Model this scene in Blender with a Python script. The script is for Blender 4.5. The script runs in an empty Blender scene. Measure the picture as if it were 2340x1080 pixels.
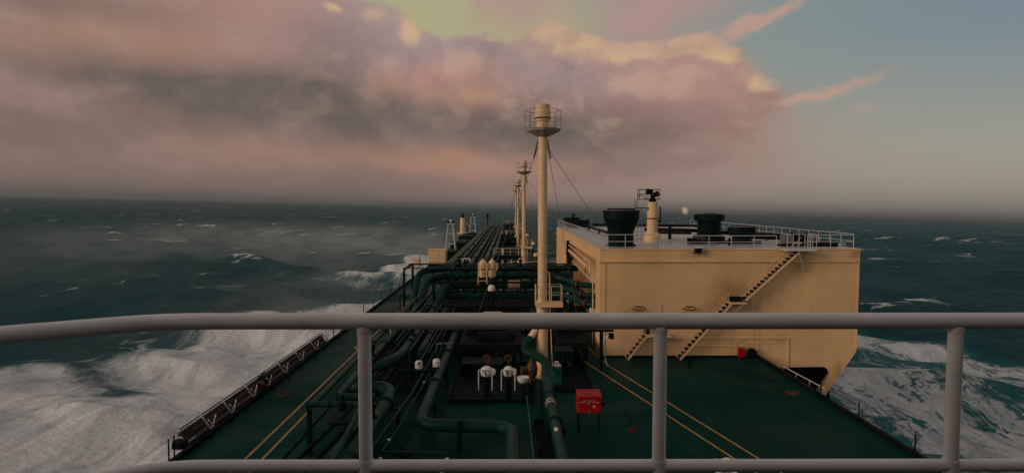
import bpy, bmesh, math, random
import numpy as np
from mathutils import Vector, Matrix
from mathutils.geometry import tessellate_polygon

random.seed(7)
R = math.radians
scene = bpy.context.scene

# ------------------------------------------------------------------ camera, sky, sun, exposure
SEA_DROP = 15.0                                   # trunk deck above the mean sea level
SHIP = (Matrix.Translation((0, 0, SEA_DROP)) @ Matrix.Rotation(R(-1.45), 4, 'Y') @ Matrix.Rotation(R(0.33), 4, 'X'))

cam_data = bpy.data.cameras.new('camera')
cam_data.sensor_width = 36.0
cam_data.lens = 36.0 * 1400 / 2340
cam_data.clip_start = 0.05
cam_data.clip_end = 40000
cam = bpy.data.objects.new('camera', cam_data)
scene.collection.objects.link(cam)
cam.matrix_world = (SHIP @ Matrix.Translation((0, 0, 10.3)) @ Matrix.Rotation(R(-0.16), 4, 'Z')
                    @ Matrix.Rotation(R(90 - 3.066), 4, 'X'))
scene.camera = cam

vs = scene.view_settings
vs.view_transform = 'Standard'
vs.look = 'None'
vs.exposure = 0.0
vs.gamma = 1.0
vs.use_curve_mapping = False

SUN_AZ = R(-118)      # from straight ahead, negative = port side; light comes from port quarter
SUN_EL = R(16)


def s2l(c):
    return tuple(((v / 255) / 12.92 if v / 255 <= 0.04045 else ((v / 255 + 0.055) / 1.055) ** 2.4) for v in c)


class NT:
    """small helper to write node trees as expressions"""
    def __init__(self, tree):
        self.t = tree
        self.n = tree.nodes
        self.l = tree.links

    def put(self, sock, v):
        if isinstance(v, bpy.types.NodeSocket):
            self.l.new(v, sock)
        elif v is not None:
            if hasattr(sock, 'default_value'):
                try:
                    sock.default_value = v
                except Exception:
                    sock.default_value = (*v, 1.0)

    def m(self, op, a, b=None, c=None, clamp=False):
        n = self.n.new('ShaderNodeMath')
        n.operation = op
        n.use_clamp = clamp
        for i, v in enumerate((a, b, c)):
            if v is not None:
                self.put(n.inputs[i], v)
        return n.outputs[0]

    def vm(self, op, a, b=None, out=0):
        n = self.n.new('ShaderNodeVectorMath')
        n.operation = op
        self.put(n.inputs[0], a)
        if b is not None:
            self.put(n.inputs[1], b)
        return n.outputs[out]

    def sstep(self, x, lo, hi, a=0.0, b=1.0):
        n = self.n.new('ShaderNodeMapRange')
        n.interpolation_type = 'SMOOTHSTEP'
        for i, v in enumerate((x, lo, hi, a, b)):
            self.put(n.inputs[i], v)
        return n.outputs[0]

    def lin(self, x, lo, hi, a=0.0, b=1.0):
        n = self.n.new('ShaderNodeMapRange')
        for i, v in enumerate((x, lo, hi, a, b)):
            self.put(n.inputs[i], v)
        return n.outputs[0]

    def mix(self, f, a, b):
        n = self.n.new('ShaderNodeMix')
        n.data_type = 'RGBA'
        self.put(n.inputs[0], f)
        self.put(n.inputs[6], a if isinstance(a, bpy.types.NodeSocket) else (*a[:3], 1))
        self.put(n.inputs[7], b if isinstance(b, bpy.types.NodeSocket) else (*b[:3], 1))
        return n.outputs[2]

    def noise(self, vec, scale, detail=4, rough=0.55, dist=0.0, color=False, lac=2.0):
        n = self.n.new('ShaderNodeTexNoise')
        if vec is not None:
            self.put(n.inputs['Vector'], vec)
        n.inputs['Scale'].default_value = scale
        n.inputs['Detail'].default_value = detail
        n.inputs['Roughness'].default_value = rough
        n.inputs['Lacunarity'].default_value = lac
        n.inputs['Distortion'].default_value = dist
        return n.outputs['Color' if color else 'Fac']

    def comb(self, x, y, z=0.0):
        n = self.n.new('ShaderNodeCombineXYZ')
        for i, v in enumerate((x, y, z)):
            self.put(n.inputs[i], v)
        return n.outputs[0]

    def sep(self, v):
        n = self.n.new('ShaderNodeSeparateXYZ')
        self.put(n.inputs[0], v)
        return n.outputs


# ---- world: Nishita sky with a procedural cloud bank written in azimuth / elevation
world = bpy.data.worlds.new('World')
scene.world = world
world.use_nodes = True
wt = world.node_tree
wt.nodes.clear()
W = NT(wt)


def A(px, py):
    """cloud bank layout: bearing and height, in thousandths of 1/1.4 rad"""
    az = math.atan((px - 1166) / 1400)
    hz = 478 + (px - 1166) * 0.0253
    el = math.atan((hz - py) / 1400 * math.cos(az))
    return az * 1.4, el * 1.4


def build_sky():
    tc = wt.nodes.new('ShaderNodeTexCoord')
    d = tc.outputs['Generated']
    s = W.sep(W.vm('NORMALIZE', d))
    az = W.m('MULTIPLY', W.m('ARCTAN2', s[0], s[1]), 1.4)
    el = W.m('MULTIPLY', W.m('ARCSINE', s[2]), 1.4)
    P0 = W.comb(az, el, 0.0)
    # ragged outlines
    w1 = W.noise(W.vm('ADD', d, (3.1, 1.7, 0.4)), 5.0, 5, 0.6, color=True)
    w1 = W.vm('MULTIPLY', W.vm('SUBTRACT', w1, (0.5, 0.5, 0.5)), (0.11, 0.075, 0.0))
    w2 = W.noise(W.vm('ADD', d, (0.3, 5.7, 2.4)), 17.0, 5, 0.6, color=True)
    w2 = W.vm('MULTIPLY', W.vm('SUBTRACT', w2, (0.5, 0.5, 0.5)), (0.060, 0.050, 0.0))
    P = W.vm('ADD', P0, w1)
    P = W.vm('ADD', P, w2)
    wsoft = W.vm('ADD', P0, w1)

    def field(blobs, vec):
        tot = None
        for b in blobs:
            x, y, sx, sy = b[:4]
            amp = b[4] if len(b) > 4 else 1.0
            rot = b[5] if len(b) > 5 else 0.0
            u0, v0 = A(x, y)
            q = W.vm('SUBTRACT', vec, (u0, v0, 0))
            if rot:
                vr = wt.nodes.new('ShaderNodeVectorRotate')
                vr.rotation_type = 'Z_AXIS'
                W.put(vr.inputs['Vector'], q)
                vr.inputs['Angle'].default_value = -R(rot)
                q = vr.outputs[0]
            q = W.vm('MULTIPLY', q, (1000 / sx, 1000 / sy, 0))
            dd = W.vm('DOT_PRODUCT', q, q, out=1)
            e = W.m('POWER', math.e, W.m('MULTIPLY', dd, -1.0))
            tot = W.m('MULTIPLY', e, amp) if tot is None else W.m('MULTIPLY_ADD', e, amp, tot)
        return tot

    # clear sky
    sky = wt.nodes.new('ShaderNodeTexSky')
    sky.sky_type = 'NISHITA'
    sky.sun_disc = False
    sky.sun_elevation = SUN_EL
    sky.sun_rotation = SUN_AZ
    sky.air_density = 1.0
    sky.dust_density = 2.0
    sky.ozone_density = 1.0
    nish = W.vm('MULTIPLY', sky.outputs[0], (0.055, 0.055, 0.055))
    up = W.sstep(el, 0.0, 0.42)
    clear = W.mix(up, s2l((170, 161, 142)), s2l((136, 147, 141)))
    clear = W.mix(0.12, clear, nish)
    # yellow-green light in the gap between the clouds, blue to starboard
    C = W.mix(W.m('MULTIPLY', field([(960, 40, 270, 150), (1200, 70, 240, 100)], wsoft), 0.8, clamp=True), clear, s2l((172, 167, 130)))
    C = W.mix(W.m('MULTIPLY', field([(2330, -20, 330, 170)], wsoft), 0.55, clamp=True), C, s2l((108, 130, 150)))

    # the cloud bank
    bank = field([(330, 160, 520, 230), (-120, 200, 500, 300), (640, 110, 170, 170), (765, 130, 90, 85), (700, 260, 260, 130),
                  (860, 140, 60, 75), (985, 185, 110, 56), (1085, 165, 55, 54), (1170, 200, 90, 56), (1270, 160, 70, 80, 1.1), (1350, 165, 80, 66),
                  (1450, 185, 90, 66), (1550, 160, 95, 66, 1.1), (1630, 165, 60, 52), (1705, 222, 75, 48),
                  (1020, 270, 260, 120), (1380, 270, 260, 100), (1200, 360, 420, 90), (700, 370, 500, 110), (1560, 320, 150, 75)], P)
    n3 = W.noise(W.vm('MULTIPLY', d, (1, 1, 1.7)), 9.0, 7, 0.6)
    bank = W.m('ADD', bank, W.m('MULTIPLY', W.m('SUBTRACT', n3, 0.5), 0.75))
    soft = W.m('SUBTRACT', 1.0, W.sstep(el, 0.13, 0.23))
    soft = W.m('MINIMUM', W.m('ADD', soft, W.m('MULTIPLY', W.sstep(az, A(1560, 200)[0], A(1720, 200)[0]), 1.0)), 1.0)
    mask = W.sstep(bank, W.m('MULTIPLY_ADD', soft, -0.48, 0.58), W.m('MULTIPLY_ADD', soft, 0.35, 0.88))
    # colour of the bank
    n1 = W.noise(W.vm('MULTIPLY', d, (1, 1, 2.6)), 4.5, 6, 0.55)
    n2 = W.noise(W.vm('ADD', W.vm('MULTIPLY', d, (1, 1, 1.6)), (7, 2, 1)), 11.0, 6, 0.6)
    base = W.mix(W.sstep(n1, 0.33, 0.68), s2l((120, 105, 98)), s2l((151, 124, 114)))
    base = W.mix(W.m('MULTIPLY', field([(1010, 110, 280, 130), (820, 90, 150, 120), (1450, 170, 220, 60)], wsoft), 0.75, clamp=True), base, s2l((150, 137, 139)))
    base = W.mix(W.m('MULTIPLY', field([(560, 40, 240, 110), (930, 215, 130, 40), (1040, 225, 90, 45), (1580, 250, 180, 70, 1.2), (1480, 130, 180, 70), (1000, 200, 150, 50)], P), 0.70, clamp=True), base, s2l((180, 137, 126)))
    base = W.mix(W.m('MULTIPLY', field([(300, 130, 190, 90), (860, 370, 420, 40), (1080, 388, 150, 24, 1.6)], P), 0.52, clamp=True), base, s2l((170, 128, 106)))
    base = W.mix(W.m('MULTIPLY', field([(1080, 235, 62, 46), (1030, 250, 70, 36, 0.9), (880, 215, 60, 22, 0.5)], P), 0.85, clamp=True), base, s2l((198, 150, 124)))
    base = W.mix(W.m('MULTIPLY', field([(620, 225, 330, 52), (330, 200, 330, 35, 0.7), (700, 275, 200, 40), (760, 130, 95, 70, 0.6), (1330, 300, 270, 62), (1010, 300, 280, 45, 0.8), (250, 20, 220, 40, 0.5)], P), 0.8, clamp=True), base, s2l((103, 93, 87)))
    base = W.mix(W.sstep(n2, 0.42, 0.75, 0.0, 0.28), base, s2l((172, 146, 136)))
    # sunlit rims on the upper edges of the cumulus
    rim = field([(1275, 100, 62, 34, 1.3), (1350, 108, 55, 26), (1430, 132, 40, 20, 0.9), (1490, 118, 48, 24, 1.2), (1575, 118, 62, 24, 1.3), (1635, 132, 42, 24), (1730, 190, 34, 16, 1.0),
                 (930, 92, 22, 34, 1.1), (1130, 118, 22, 9, 1.0), (840, 42, 40, 20, 0.6), (755, 22, 20, 12, 0.9), (1690, 265, 60, 60, 0.3)], P)
    rim = W.m('ADD', rim, W.m('MULTIPLY', W.m('SUBTRACT', n2, 0.5), 1.3))
    edge = W.m('SUBTRACT', 1.0, W.sstep(bank, 0.62, 1.25))
    rim = W.sstep(rim, 0.10, 1.0)
    base = W.mix(W.m('MULTIPLY', rim, 0.85), base, s2l((208, 173, 136)))
    base = W.mix(W.m('MULTIPLY', edge, 0.25), base, s2l((190, 160, 140)))
    # billows: light from the upper left, shade on the far side
    bq = W.vm('MULTIPLY', W.vm('ADD', d, W.vm('MULTIPLY', w2, (0.5, 0.5, 0.5))), (1, 1, 1.35))
    ba = W.noise(bq, 10.0, 4, 0.5)
    bb = W.noise(W.vm('ADD', bq, (-0.016, 0.0, 0.034)), 10.0, 4, 0.5)
    rel = W.m('SUBTRACT', ba, bb)
    cum = W.m('MULTIPLY_ADD', field([(1380, 180, 380, 120), (950, 160, 220, 100, 0.55)], wsoft), 0.85, 0.05, clamp=True)
    base = W.mix(W.m('MULTIPLY', W.sstep(rel, 0.0, 0.16), W.m('MULTIPLY', cum, 0.5)), base, s2l((202, 166, 142)))
    base = W.mix(W.m('MULTIPLY', W.sstep(W.m('MULTIPLY', rel, -1.0), 0.0, 0.18), W.m('MULTIPLY', cum, 0.45)), base, s2l((118, 104, 104)))
    C = W.mix(W.m('MULTIPLY', field([(1560, 350, 260, 90), (1400, 420, 420, 60), (1700, 290, 130, 60, 0.6)], wsoft), 0.62, clamp=True), C, s2l((160, 133, 122)))
    C = W.mix(mask, C, base)
    # thin veils and wisps
    veil = field([(1190, 10, 100, 95, 1.0), (1510, 5, 130, 80, 1.2), (1440, 80, 70, 40, 0.6), (1080, 15, 40, 50, 0.5)], P)
    C = W.mix(W.m('MULTIPLY', veil, 0.85, clamp=True), C, s2l((172, 141, 136)))
    wisp = field([(1735, 45, 120, 17, 1.3, 24), (1880, 212, 110, 14, 1.3, 9), (1800, 232, 60, 16, 0.5, 14), (1955, 256, 32, 12, 0.8), (1690, 70, 50, 20, 0.8, 30)], P)
    wisp = W.m('ADD', wisp, W.m('MULTIPLY', W.m('SUBTRACT', n2, 0.55), 0.7))
    C = W.mix(W.sstep(wisp, 0.15, 1.5, 0.0, 0.85), C, s2l((188, 152, 134)))
    # the low murk over the sea
    low = W.m('POWER', math.e, W.m('MULTIPLY', W.m('MAXIMUM', el, 0.0), -16.0))
    hz = W.mix(W.sstep(az, -0.75, 0.0), s2l((120, 103, 95)), s2l((147, 122, 113)))
    hz = W.mix(W.sstep(az, 0.1, 0.85), hz, s2l((126, 121, 116)))
    C = W.mix(W.m('MULTIPLY', low, 0.9), C, hz)
    murk = W.m('POWER', math.e, W.m('MULTIPLY', W.m('MAXIMUM', el, 0.0), -42.0))
    C = W.mix(W.m('MULTIPLY', murk, 0.92), C, s2l((78, 78, 77)))
    # overhead and astern: the same grey broken cloud
    over = W.sstep(el, 0.42, 0.9)
    n4 = W.noise(d, 2.6, 6, 0.55)
    C = W.mix(over, C, W.mix(W.sstep(n4, 0.35, 0.65), s2l((122, 124, 130)), s2l((158, 142, 134))))
    bg = wt.nodes.new('ShaderNodeBackground')
    W.put(bg.inputs['Color'], C)
    bg.inputs['Strength'].default_value = 1.0
    out = wt.nodes.new('ShaderNodeOutputWorld')
    W.l.new(bg.outputs[0], out.inputs['Surface'])


build_sky()
world.cycles.sampling_method = 'MANUAL'
world.cycles.sample_map_resolution = 256

sun_data = bpy.data.lights.new('sun', 'SUN')
sun_data.energy = 1.35
sun_data.angle = R(25)
sun_data.color = (1.0, 0.80, 0.62)
sun = bpy.data.objects.new('sun', sun_data)
scene.collection.objects.link(sun)
sd = Vector((math.sin(SUN_AZ) * math.cos(SUN_EL), math.cos(SUN_AZ) * math.cos(SUN_EL), math.sin(SUN_EL)))
sun.rotation_euler = sd.to_track_quat('Z', 'Y').to_euler()

# ------------------------------------------------------------------ helpers
SEA_FRAME = set()          # objects that stay in the frame of the sea, not of the rolling ship


class MB:
    def __init__(self):
        self.v = []
        self.f = []
        self.sm = []

    def add(self, vs_, fs, smooth=False):
        o = len(self.v)
        self.v += [tuple(p) for p in vs_]
        self.f += [tuple(i + o for i in f) for f in fs]
        self.sm += [smooth] * len(fs)
        return self

    def box(self, c, s, rot=None):
        hx, hy, hz = s[0] / 2, s[1] / 2, s[2] / 2
        pts = [Vector((x, y, z)) for x in (-hx, hx) for y in (-hy, hy) for z in (-hz, hz)]
        if rot is not None:
            pts = [rot @ p for p in pts]
        c = Vector(c)
        return self.add([p + c for p in pts], [(0, 1, 3, 2), (4, 6, 7, 5), (0, 4, 5, 1), (2, 3, 7, 6), (0, 2, 6, 4), (1, 5, 7, 3)])

    def bbox(self, a, b):
        return self.box([(a[i] + b[i]) / 2 for i in range(3)], [abs(b[i] - a[i]) for i in range(3)])

    def bevbox(self, c, s, bev=0.05, rot=None):
        bm = bmesh.new()
        bmesh.ops.create_cube(bm, size=1)
        for v in bm.verts:
            v.co = Vector((v.co.x * s[0], v.co.y * s[1], v.co.z * s[2]))
        bmesh.ops.bevel(bm, geom=list(bm.edges), offset=bev, segments=2, affect='EDGES', profile=0.5)
        bm.verts.index_update()
        pts = [(rot @ v.co if rot is not None else v.co) + Vector(c) for v in bm.verts]
        fs = [[v.index for v in f.verts] for f in bm.faces]
        bm.free()
        return self.add(pts, fs)

    def beam(self, a, b, w, h=None):
        a, b = Vector(a), Vector(b)
        d = b - a
        q = d.to_track_quat('Y', 'Z').to_matrix()
        return self.box((a + b) / 2, (w, d.length, h or w), q)

    def tube(self, path, r, seg=12, bend=0.0, caps=True, radii=None):
        P = [Vector(p) for p in path]
        if bend > 0 and len(P) > 2:
            Q = [P[0]]
            for i in range(1, len(P) - 1):
                a, b, c = P[i - 1], P[i], P[i + 1]
                l1, l2 = (a - b).length, (c - b).length
                t = min(bend, l1 * 0.48, l2 * 0.48)
                p0 = b + (a - b).normalized() * t
                p2 = b + (c - b).normalized() * t
                for k in range(7):
                    u = k / 6
                    Q.append(p0 * (1 - u) ** 2 + b * 2 * u * (1 - u) + p2 * u * u)
            Q.append(P[-1])
            P = Q
        n = len(P)
        T = []
        for i in range(n):
            t = (P[min(i + 1, n - 1)] - P[max(i - 1, 0)])
            T.append(t.normalized())
        up = Vector((0, 0, 1)) if abs(T[0].z) < 0.9 else Vector((1, 0, 0))
        nrm = (up - T[0] * up.dot(T[0])).normalized()
        vs_ = []
        for i in range(n):
            nrm = (nrm - T[i] * nrm.dot(T[i]))
            nrm = nrm.normalized()
            bi = T[i].cross(nrm)
            rr = radii[i] if radii else r
            for k in range(seg):
                a = 2 * math.pi * k / seg
                vs_.append(P[i] + (nrm * math.cos(a) + bi * math.sin(a)) * rr)
        fs = []
        for i in range(n - 1):
            for k in range(seg):
                k2 = (k + 1) % seg
                fs.append((i * seg + k, i * seg + k2, (i + 1) * seg + k2, (i + 1) * seg + k))
        self.add(vs_, fs, True)
        if caps:
            self.add(vs_[:seg], [tuple(reversed(range(seg)))])
            self.add(vs_[-seg:], [tuple(range(seg))])
        return self

    def lathe(self, c, prof, seg=24, axis=(0, 0, 1), smooth=True):
        """prof: list of (radius, height) pairs"""
        q = Vector(axis).to_track_quat('Z', 'Y').to_matrix()
        c = Vector(c)
        for i in range(len(prof) - 1):
            (r0, h0), (r1, h1) = prof[i], prof[i + 1]
            a, b = [], []
            for k in range(seg):
                t = 2 * math.pi * k / seg
                a.append(c + q @ Vector((r0 * math.cos(t), r0 * math.sin(t), h0)))
                b.append(c + q @ Vector((r1 * math.cos(t), r1 * math.sin(t), h1)))
            self.add(a + b, [(k, (k + 1) % seg, seg + (k + 1) % seg, seg + k) for k in range(seg)], smooth)
        return self

    def ring(self, c, R_, r, axis=(0, 0, 1), seg=28, rs=10, a0=0.0, a1=2 * math.pi):
        q = Vector(axis).to_track_quat('Z', 'Y').to_matrix()
        c = Vector(c)
        full = abs(a1 - a0 - 2 * math.pi) < 1e-4
        n = seg if full else seg + 1
        vs_ = []
        for i in range(n):
            t = a0 + (a1 - a0) * i / seg
            for k in range(rs):
                p = 2 * math.pi * k / rs
                rr = R_ + r * math.cos(p)
                vs_.append(c + q @ Vector((rr * math.cos(t), rr * math.sin(t), r * math.sin(p))))
        fs = []
        for i in range(seg):
            j = (i + 1) % n
            for k in range(rs):
                k2 = (k + 1) % rs
                fs.append((i * rs + k, j * rs + k, j * rs + k2, i * rs + k2))
        return self.add(vs_, fs, True)

    def sheet(self, poly, z):
        return self.add([(x, y, z) for x, y in poly], [tuple(range(len(poly)))])

    def build(self, name, mat, parent=None, loc=None):
        if parent is not None:
            o0 = Vector(parent['_o'])
        elif loc is not None:
            o0 = Vector(loc)
        else:
            xs = [p[0] for p in self.v]
            ys = [p[1] for p in self.v]
            o0 = Vector(((min(xs) + max(xs)) / 2, (min(ys) + max(ys)) / 2, min(p[2] for p in self.v)))
        me = bpy.data.meshes.new(name)
        me.from_pydata([(p[0] - o0.x, p[1] - o0.y, p[2] - o0.z) for p in self.v], [], self.f)
        me.polygons.foreach_set('use_smooth', self.sm)
        me.update()
        bm = bmesh.new()
        bm.from_mesh(me)
        bmesh.ops.recalc_face_normals(bm, faces=bm.faces)
        bm.to_mesh(me)
        bm.free()
        me.materials.append(mat)
        o = bpy.data.objects.new(name, me)
        scene.collection.objects.link(o)
        if parent is not None:
            o.parent = parent
        else:
            o.location = o0
        o['_o'] = tuple(o0)
        return o


def thing(name, loc, label, cat, group=None):
    o = bpy.data.objects.new(name, None)
    o.empty_display_size = 0.3
    scene.collection.objects.link(o)
    o.location = loc
    o['_o'] = tuple(loc)
    o['label'] = label
    o['category'] = cat
    if group:
        o['group'] = group
    return o


def tag(o, label, cat, group=None):
    o['label'] = label
    o['category'] = cat
    if group:
        o['group'] = group
    return o


def share(src, name, parent, loc):
    """another piece with the same mesh, moved to loc (ship coordinates of the piece's own origin)"""
    o = bpy.data.objects.new(name, src.data)
    scene.collection.objects.link(o)
    o.parent = parent
    o.location = Vector(loc) - Vector(parent['_o'])
    o['_o'] = parent['_o']
    return o


def piece(mb, name, mat, parent, locs):
    """mb is built round the origin; one object for each loc, all sharing its mesh"""
    me = None
    out = []
    for L in locs:
        if me is None:
            o = mb.build(name, mat, None, (0, 0, 0))
            me = o.data
        else:
            o = bpy.data.objects.new(name, me)
            scene.collection.objects.link(o)
        o.parent = parent
        o.location = Vector(L) - Vector(parent['_o'])
        o['_o'] = parent['_o']
        out.append(o)
    return out


# ------------------------------------------------------------------ materials
def new_mat(name):
    m = bpy.data.materials.new(name)
    m.use_nodes = True
    m.node_tree.nodes.clear()
    T = NT(m.node_tree)
    b = T.n.new('ShaderNodeBsdfPrincipled')
    o = T.n.new('ShaderNodeOutputMaterial')
    T.l.new(b.outputs[0], o.inputs['Surface'])
    tc = T.n.new('ShaderNodeTexCoord')
    return m, T, b, o, tc.outputs['Object']


def bump(T, b, h, strength, dist):
    n = T.n.new('ShaderNodeBump')
    n.inputs['Strength'].default_value = strength
    n.inputs['Distance'].default_value = dist
    T.put(n.inputs['Height'], h)
    T.l.new(n.outputs[0], b.inputs['Normal'])


def paint(name, col, rough=0.5, var=0.25, rust=0.0, rustcol=(0.10, 0.035, 0.015), streak=False, scale=1.0, spec=0.22, wavy=0.0, relief=0.012, stains=()):
    m, T, b, o, co = new_mat(name)
    n = T.noise(co, 0.9 * scale, 6, 0.6)
    c = T.mix(T.sstep(n, 0.3, 0.7), tuple(v * (1 - var) for v in col), tuple(min(v * (1 + var * 0.6), 1) for v in col))
    if rust:
        if streak:
            q = T.vm('MULTIPLY', co, (2.2 * scale, 2.2 * scale, 0.22 * scale))
            r1 = T.noise(q, 1.0, 6, 0.65)
            r2 = T.noise(co, 0.35 * scale, 3, 0.6)
            f = T.m('MULTIPLY', T.sstep(r1, 0.54, 0.80), T.sstep(r2, 0.42, 0.66))
        else:
            r1 = T.noise(co, 3.0 * scale, 7, 0.7)
            f = T.sstep(r1, 0.60, 0.74)
        c = T.mix(T.m('MULTIPLY', f, rust, clamp=True), c, rustcol)
    for (sx, sz, rx, rz, am) in stains:
        q = T.vm('ADD', co, T.vm('MULTIPLY', T.vm('SUBTRACT', T.noise(co, 1.6, 5, 0.65, color=True), (0.5, 0.5, 0.5)), (1.6, 0.0, 1.6)))
        q = T.vm('MULTIPLY', T.vm('SUBTRACT', q, (sx, 0, sz)), (1 / rx, 0, 1 / rz))
        g = T.m('POWER', math.e, T.m('MULTIPLY', T.vm('DOT_PRODUCT', q, q, out=1), -1.0))
        c = T.mix(T.m('MULTIPLY', g, am), c, rustcol)
    T.put(b.inputs['Base Color'], c)
    T.put(b.inputs['Roughness'], T.lin(T.noise(co, 2.3 * scale, 5, 0.6), 0.3, 0.7, max(rough - 0.13, 0.05), min(rough + 0.13, 1)))
    b.inputs['Specular IOR Level'].default_value = spec
    h = T.noise(co, 14 * scale, 3, 0.6)
    if wavy:
        h = T.m('ADD', T.m('MULTIPLY', h, 0.15), T.m('MULTIPLY', T.noise(co, 0.55, 2, 0.5), wavy))
    bump(T, b, h, 0.35, relief)
    return m


GREEN = paint('green_pipe_paint', (0.0032, 0.031, 0.024), 0.42, 0.35, 0.35, (0.02, 0.014, 0.010), spec=0.09)
GREEN_DARK = paint('dark_green_paint', (0.0016, 0.010, 0.008), 0.55, 0.30, 0.35, (0.010, 0.007, 0.006), spec=0.05)
GREEN_VENT = paint('vent_green_paint', (0.0012, 0.009, 0.0085), 0.50, 0.25, 0.25, (0.012, 0.008, 0.007), spec=0.08)
TEAL = paint('teal_paint', (0.012, 0.10, 0.085), 0.45, 0.2, 0.3)
BEIGE = paint('cream_steel_paint', (0.69, 0.42, 0.212), 0.55, 0.10, 0.75, (0.20, 0.075, 0.03), True, 0.5, 0.3, 0.8)
FRONT = paint('cream_front_paint', (0.69, 0.42, 0.212), 0.55, 0.10, 0.75, (0.20, 0.075, 0.03), True, 0.5, 0.3, 0.8,
              stains=((0.3, 4.3, 1.5, 0.9, 0.5), (-0.9, 3.2, 1.1, 0.7, 0.4), (4.6, 6.3, 0.7, 0.8, 0.45), (8.5, 6.9, 0.35, 0.45, 0.55), (8.3, 2.8, 0.3, 0.4, 0.5), (7.5, -0.9, 0.3, 0.7, 0.45), (-6.2, 3.0, 0.8, 0.25, 0.35), (-2.6, 3.0, 0.8, 0.25, 0.35), (-2.2, 7.0, 0.6, 0.25, 0.5), (1.4, 0.9, 1.8, 0.12, 0.35), (3.6, 1.3, 0.5, 0.4, 0.25)))
BEIGE2 = paint('cream_fitting_paint', (0.70, 0.45, 0.26), 0.5, 0.10, 0.45, (0.22, 0.09, 0.035), False, 1.0, 0.3)
ROOF = paint('grey_roof_paint', (0.38, 0.365, 0.36), 0.35, 0.25, 0.3)
WHITE = paint('white_gloss_paint', (0.52, 0.49, 0.47), 0.42, 0.10, 0.30, (0.20, 0.11, 0.07), False, 2.0)
RAILW = paint('rail_white_paint', (0.80, 0.745, 0.72), 0.38, 0.12, 0.45, (0.26, 0.17, 0.13), False, 4.0, 0.35, relief=0.0008)
WHITE2 = paint('white_cover', (0.66, 0.60, 0.56), 0.7, 0.12, 0.2)
RED = paint('red_paint', (0.34, 0.004, 0.004), 0.4, 0.25, 0.3)
RUST = paint('rusty_steel', (0.055, 0.027, 0.02), 0.75, 0.4)
BROWN = paint('brass_brown', (0.10, 0.042, 0.022), 0.5, 0.3)
BLACK = paint('black_rubber', (0.006, 0.007, 0.008), 0.6, 0.3, spec=0.04)
GREY = paint('galvanised_grey', (0.15, 0.14, 0.135), 0.45, 0.25, 0.4)
YELLOW = paint('yellow_line_paint', (0.36, 0.19, 0.07), 0.55, 0.3, 0.6, (0.02, 0.05, 0.035), False, 2.5)
PINK = paint('faded_pink_band', (0.45, 0.26, 0.22), 0.55, 0.2)
OXIDE = paint('oxide_red', (0.09, 0.010, 0.008), 0.55, 0.3)
STEEL = paint('weathered_steel', (0.06, 0.052, 0.047), 0.6, 0.35, 0.5, (0.05, 0.03, 0.02))
GLASS = paint('dark_window_glass', (0.012, 0.014, 0.016), 0.15, 0.1, spec=0.5, relief=0.0005)
BED_SHADE = paint('painted_shade', (0.0012, 0.0075, 0.0065), 0.6, 0.4, spec=0.03, relief=0.004)  # near-black paint for the deck beds that imitate shade
BASKET = paint('pale_basket_grey', (0.42, 0.35, 0.29), 0.5, 0.2, 0.4)
ORANGE = paint('orange_band', (0.55, 0.10, 0.04), 0.6, 0.2)
HULL = paint('hull_paint', (0.02, 0.025, 0.025), 0.5, 0.3, 0.3)


def deck_material():
    m, T, b, o, co = new_mat('green_wet_deck')
    n = T.noise(co, 0.12, 6, 0.6)
    n2 = T.noise(co, 1.3, 6, 0.65)
    c = T.mix(T.sstep(n, 0.3, 0.7), (0.0010, 0.023, 0.017), (0.0020, 0.038, 0.029))
    c = T.mix(T.sstep(n2, 0.5, 0.75, 0.0, 0.5), c, (0.0022, 0.021, 0.016))
    # worn and rusty spots
    n3 = T.noise(co, 0.7, 8, 0.72)
    c = T.mix(T.sstep(n3, 0.66, 0.74, 0.0, 0.5), c, (0.03, 0.02, 0.014))
    T.put(b.inputs['Base Color'], c)
    wet = T.noise(co, 0.22, 6, 0.62, 0.4)
    T.put(b.inputs['Roughness'], T.sstep(wet, 0.38, 0.62, 0.30, 0.6))
    b.inputs['Specular IOR Level'].default_value = 0.012
    h = T.m('ADD', T.noise(co, 30, 4, 0.6), T.m('MULTIPLY', T.noise(co, 0.7, 3, 0.5), 4.0))
    bump(T, b, h, 0.18, 0.012)
    return m


DECK = deck_material()


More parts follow.
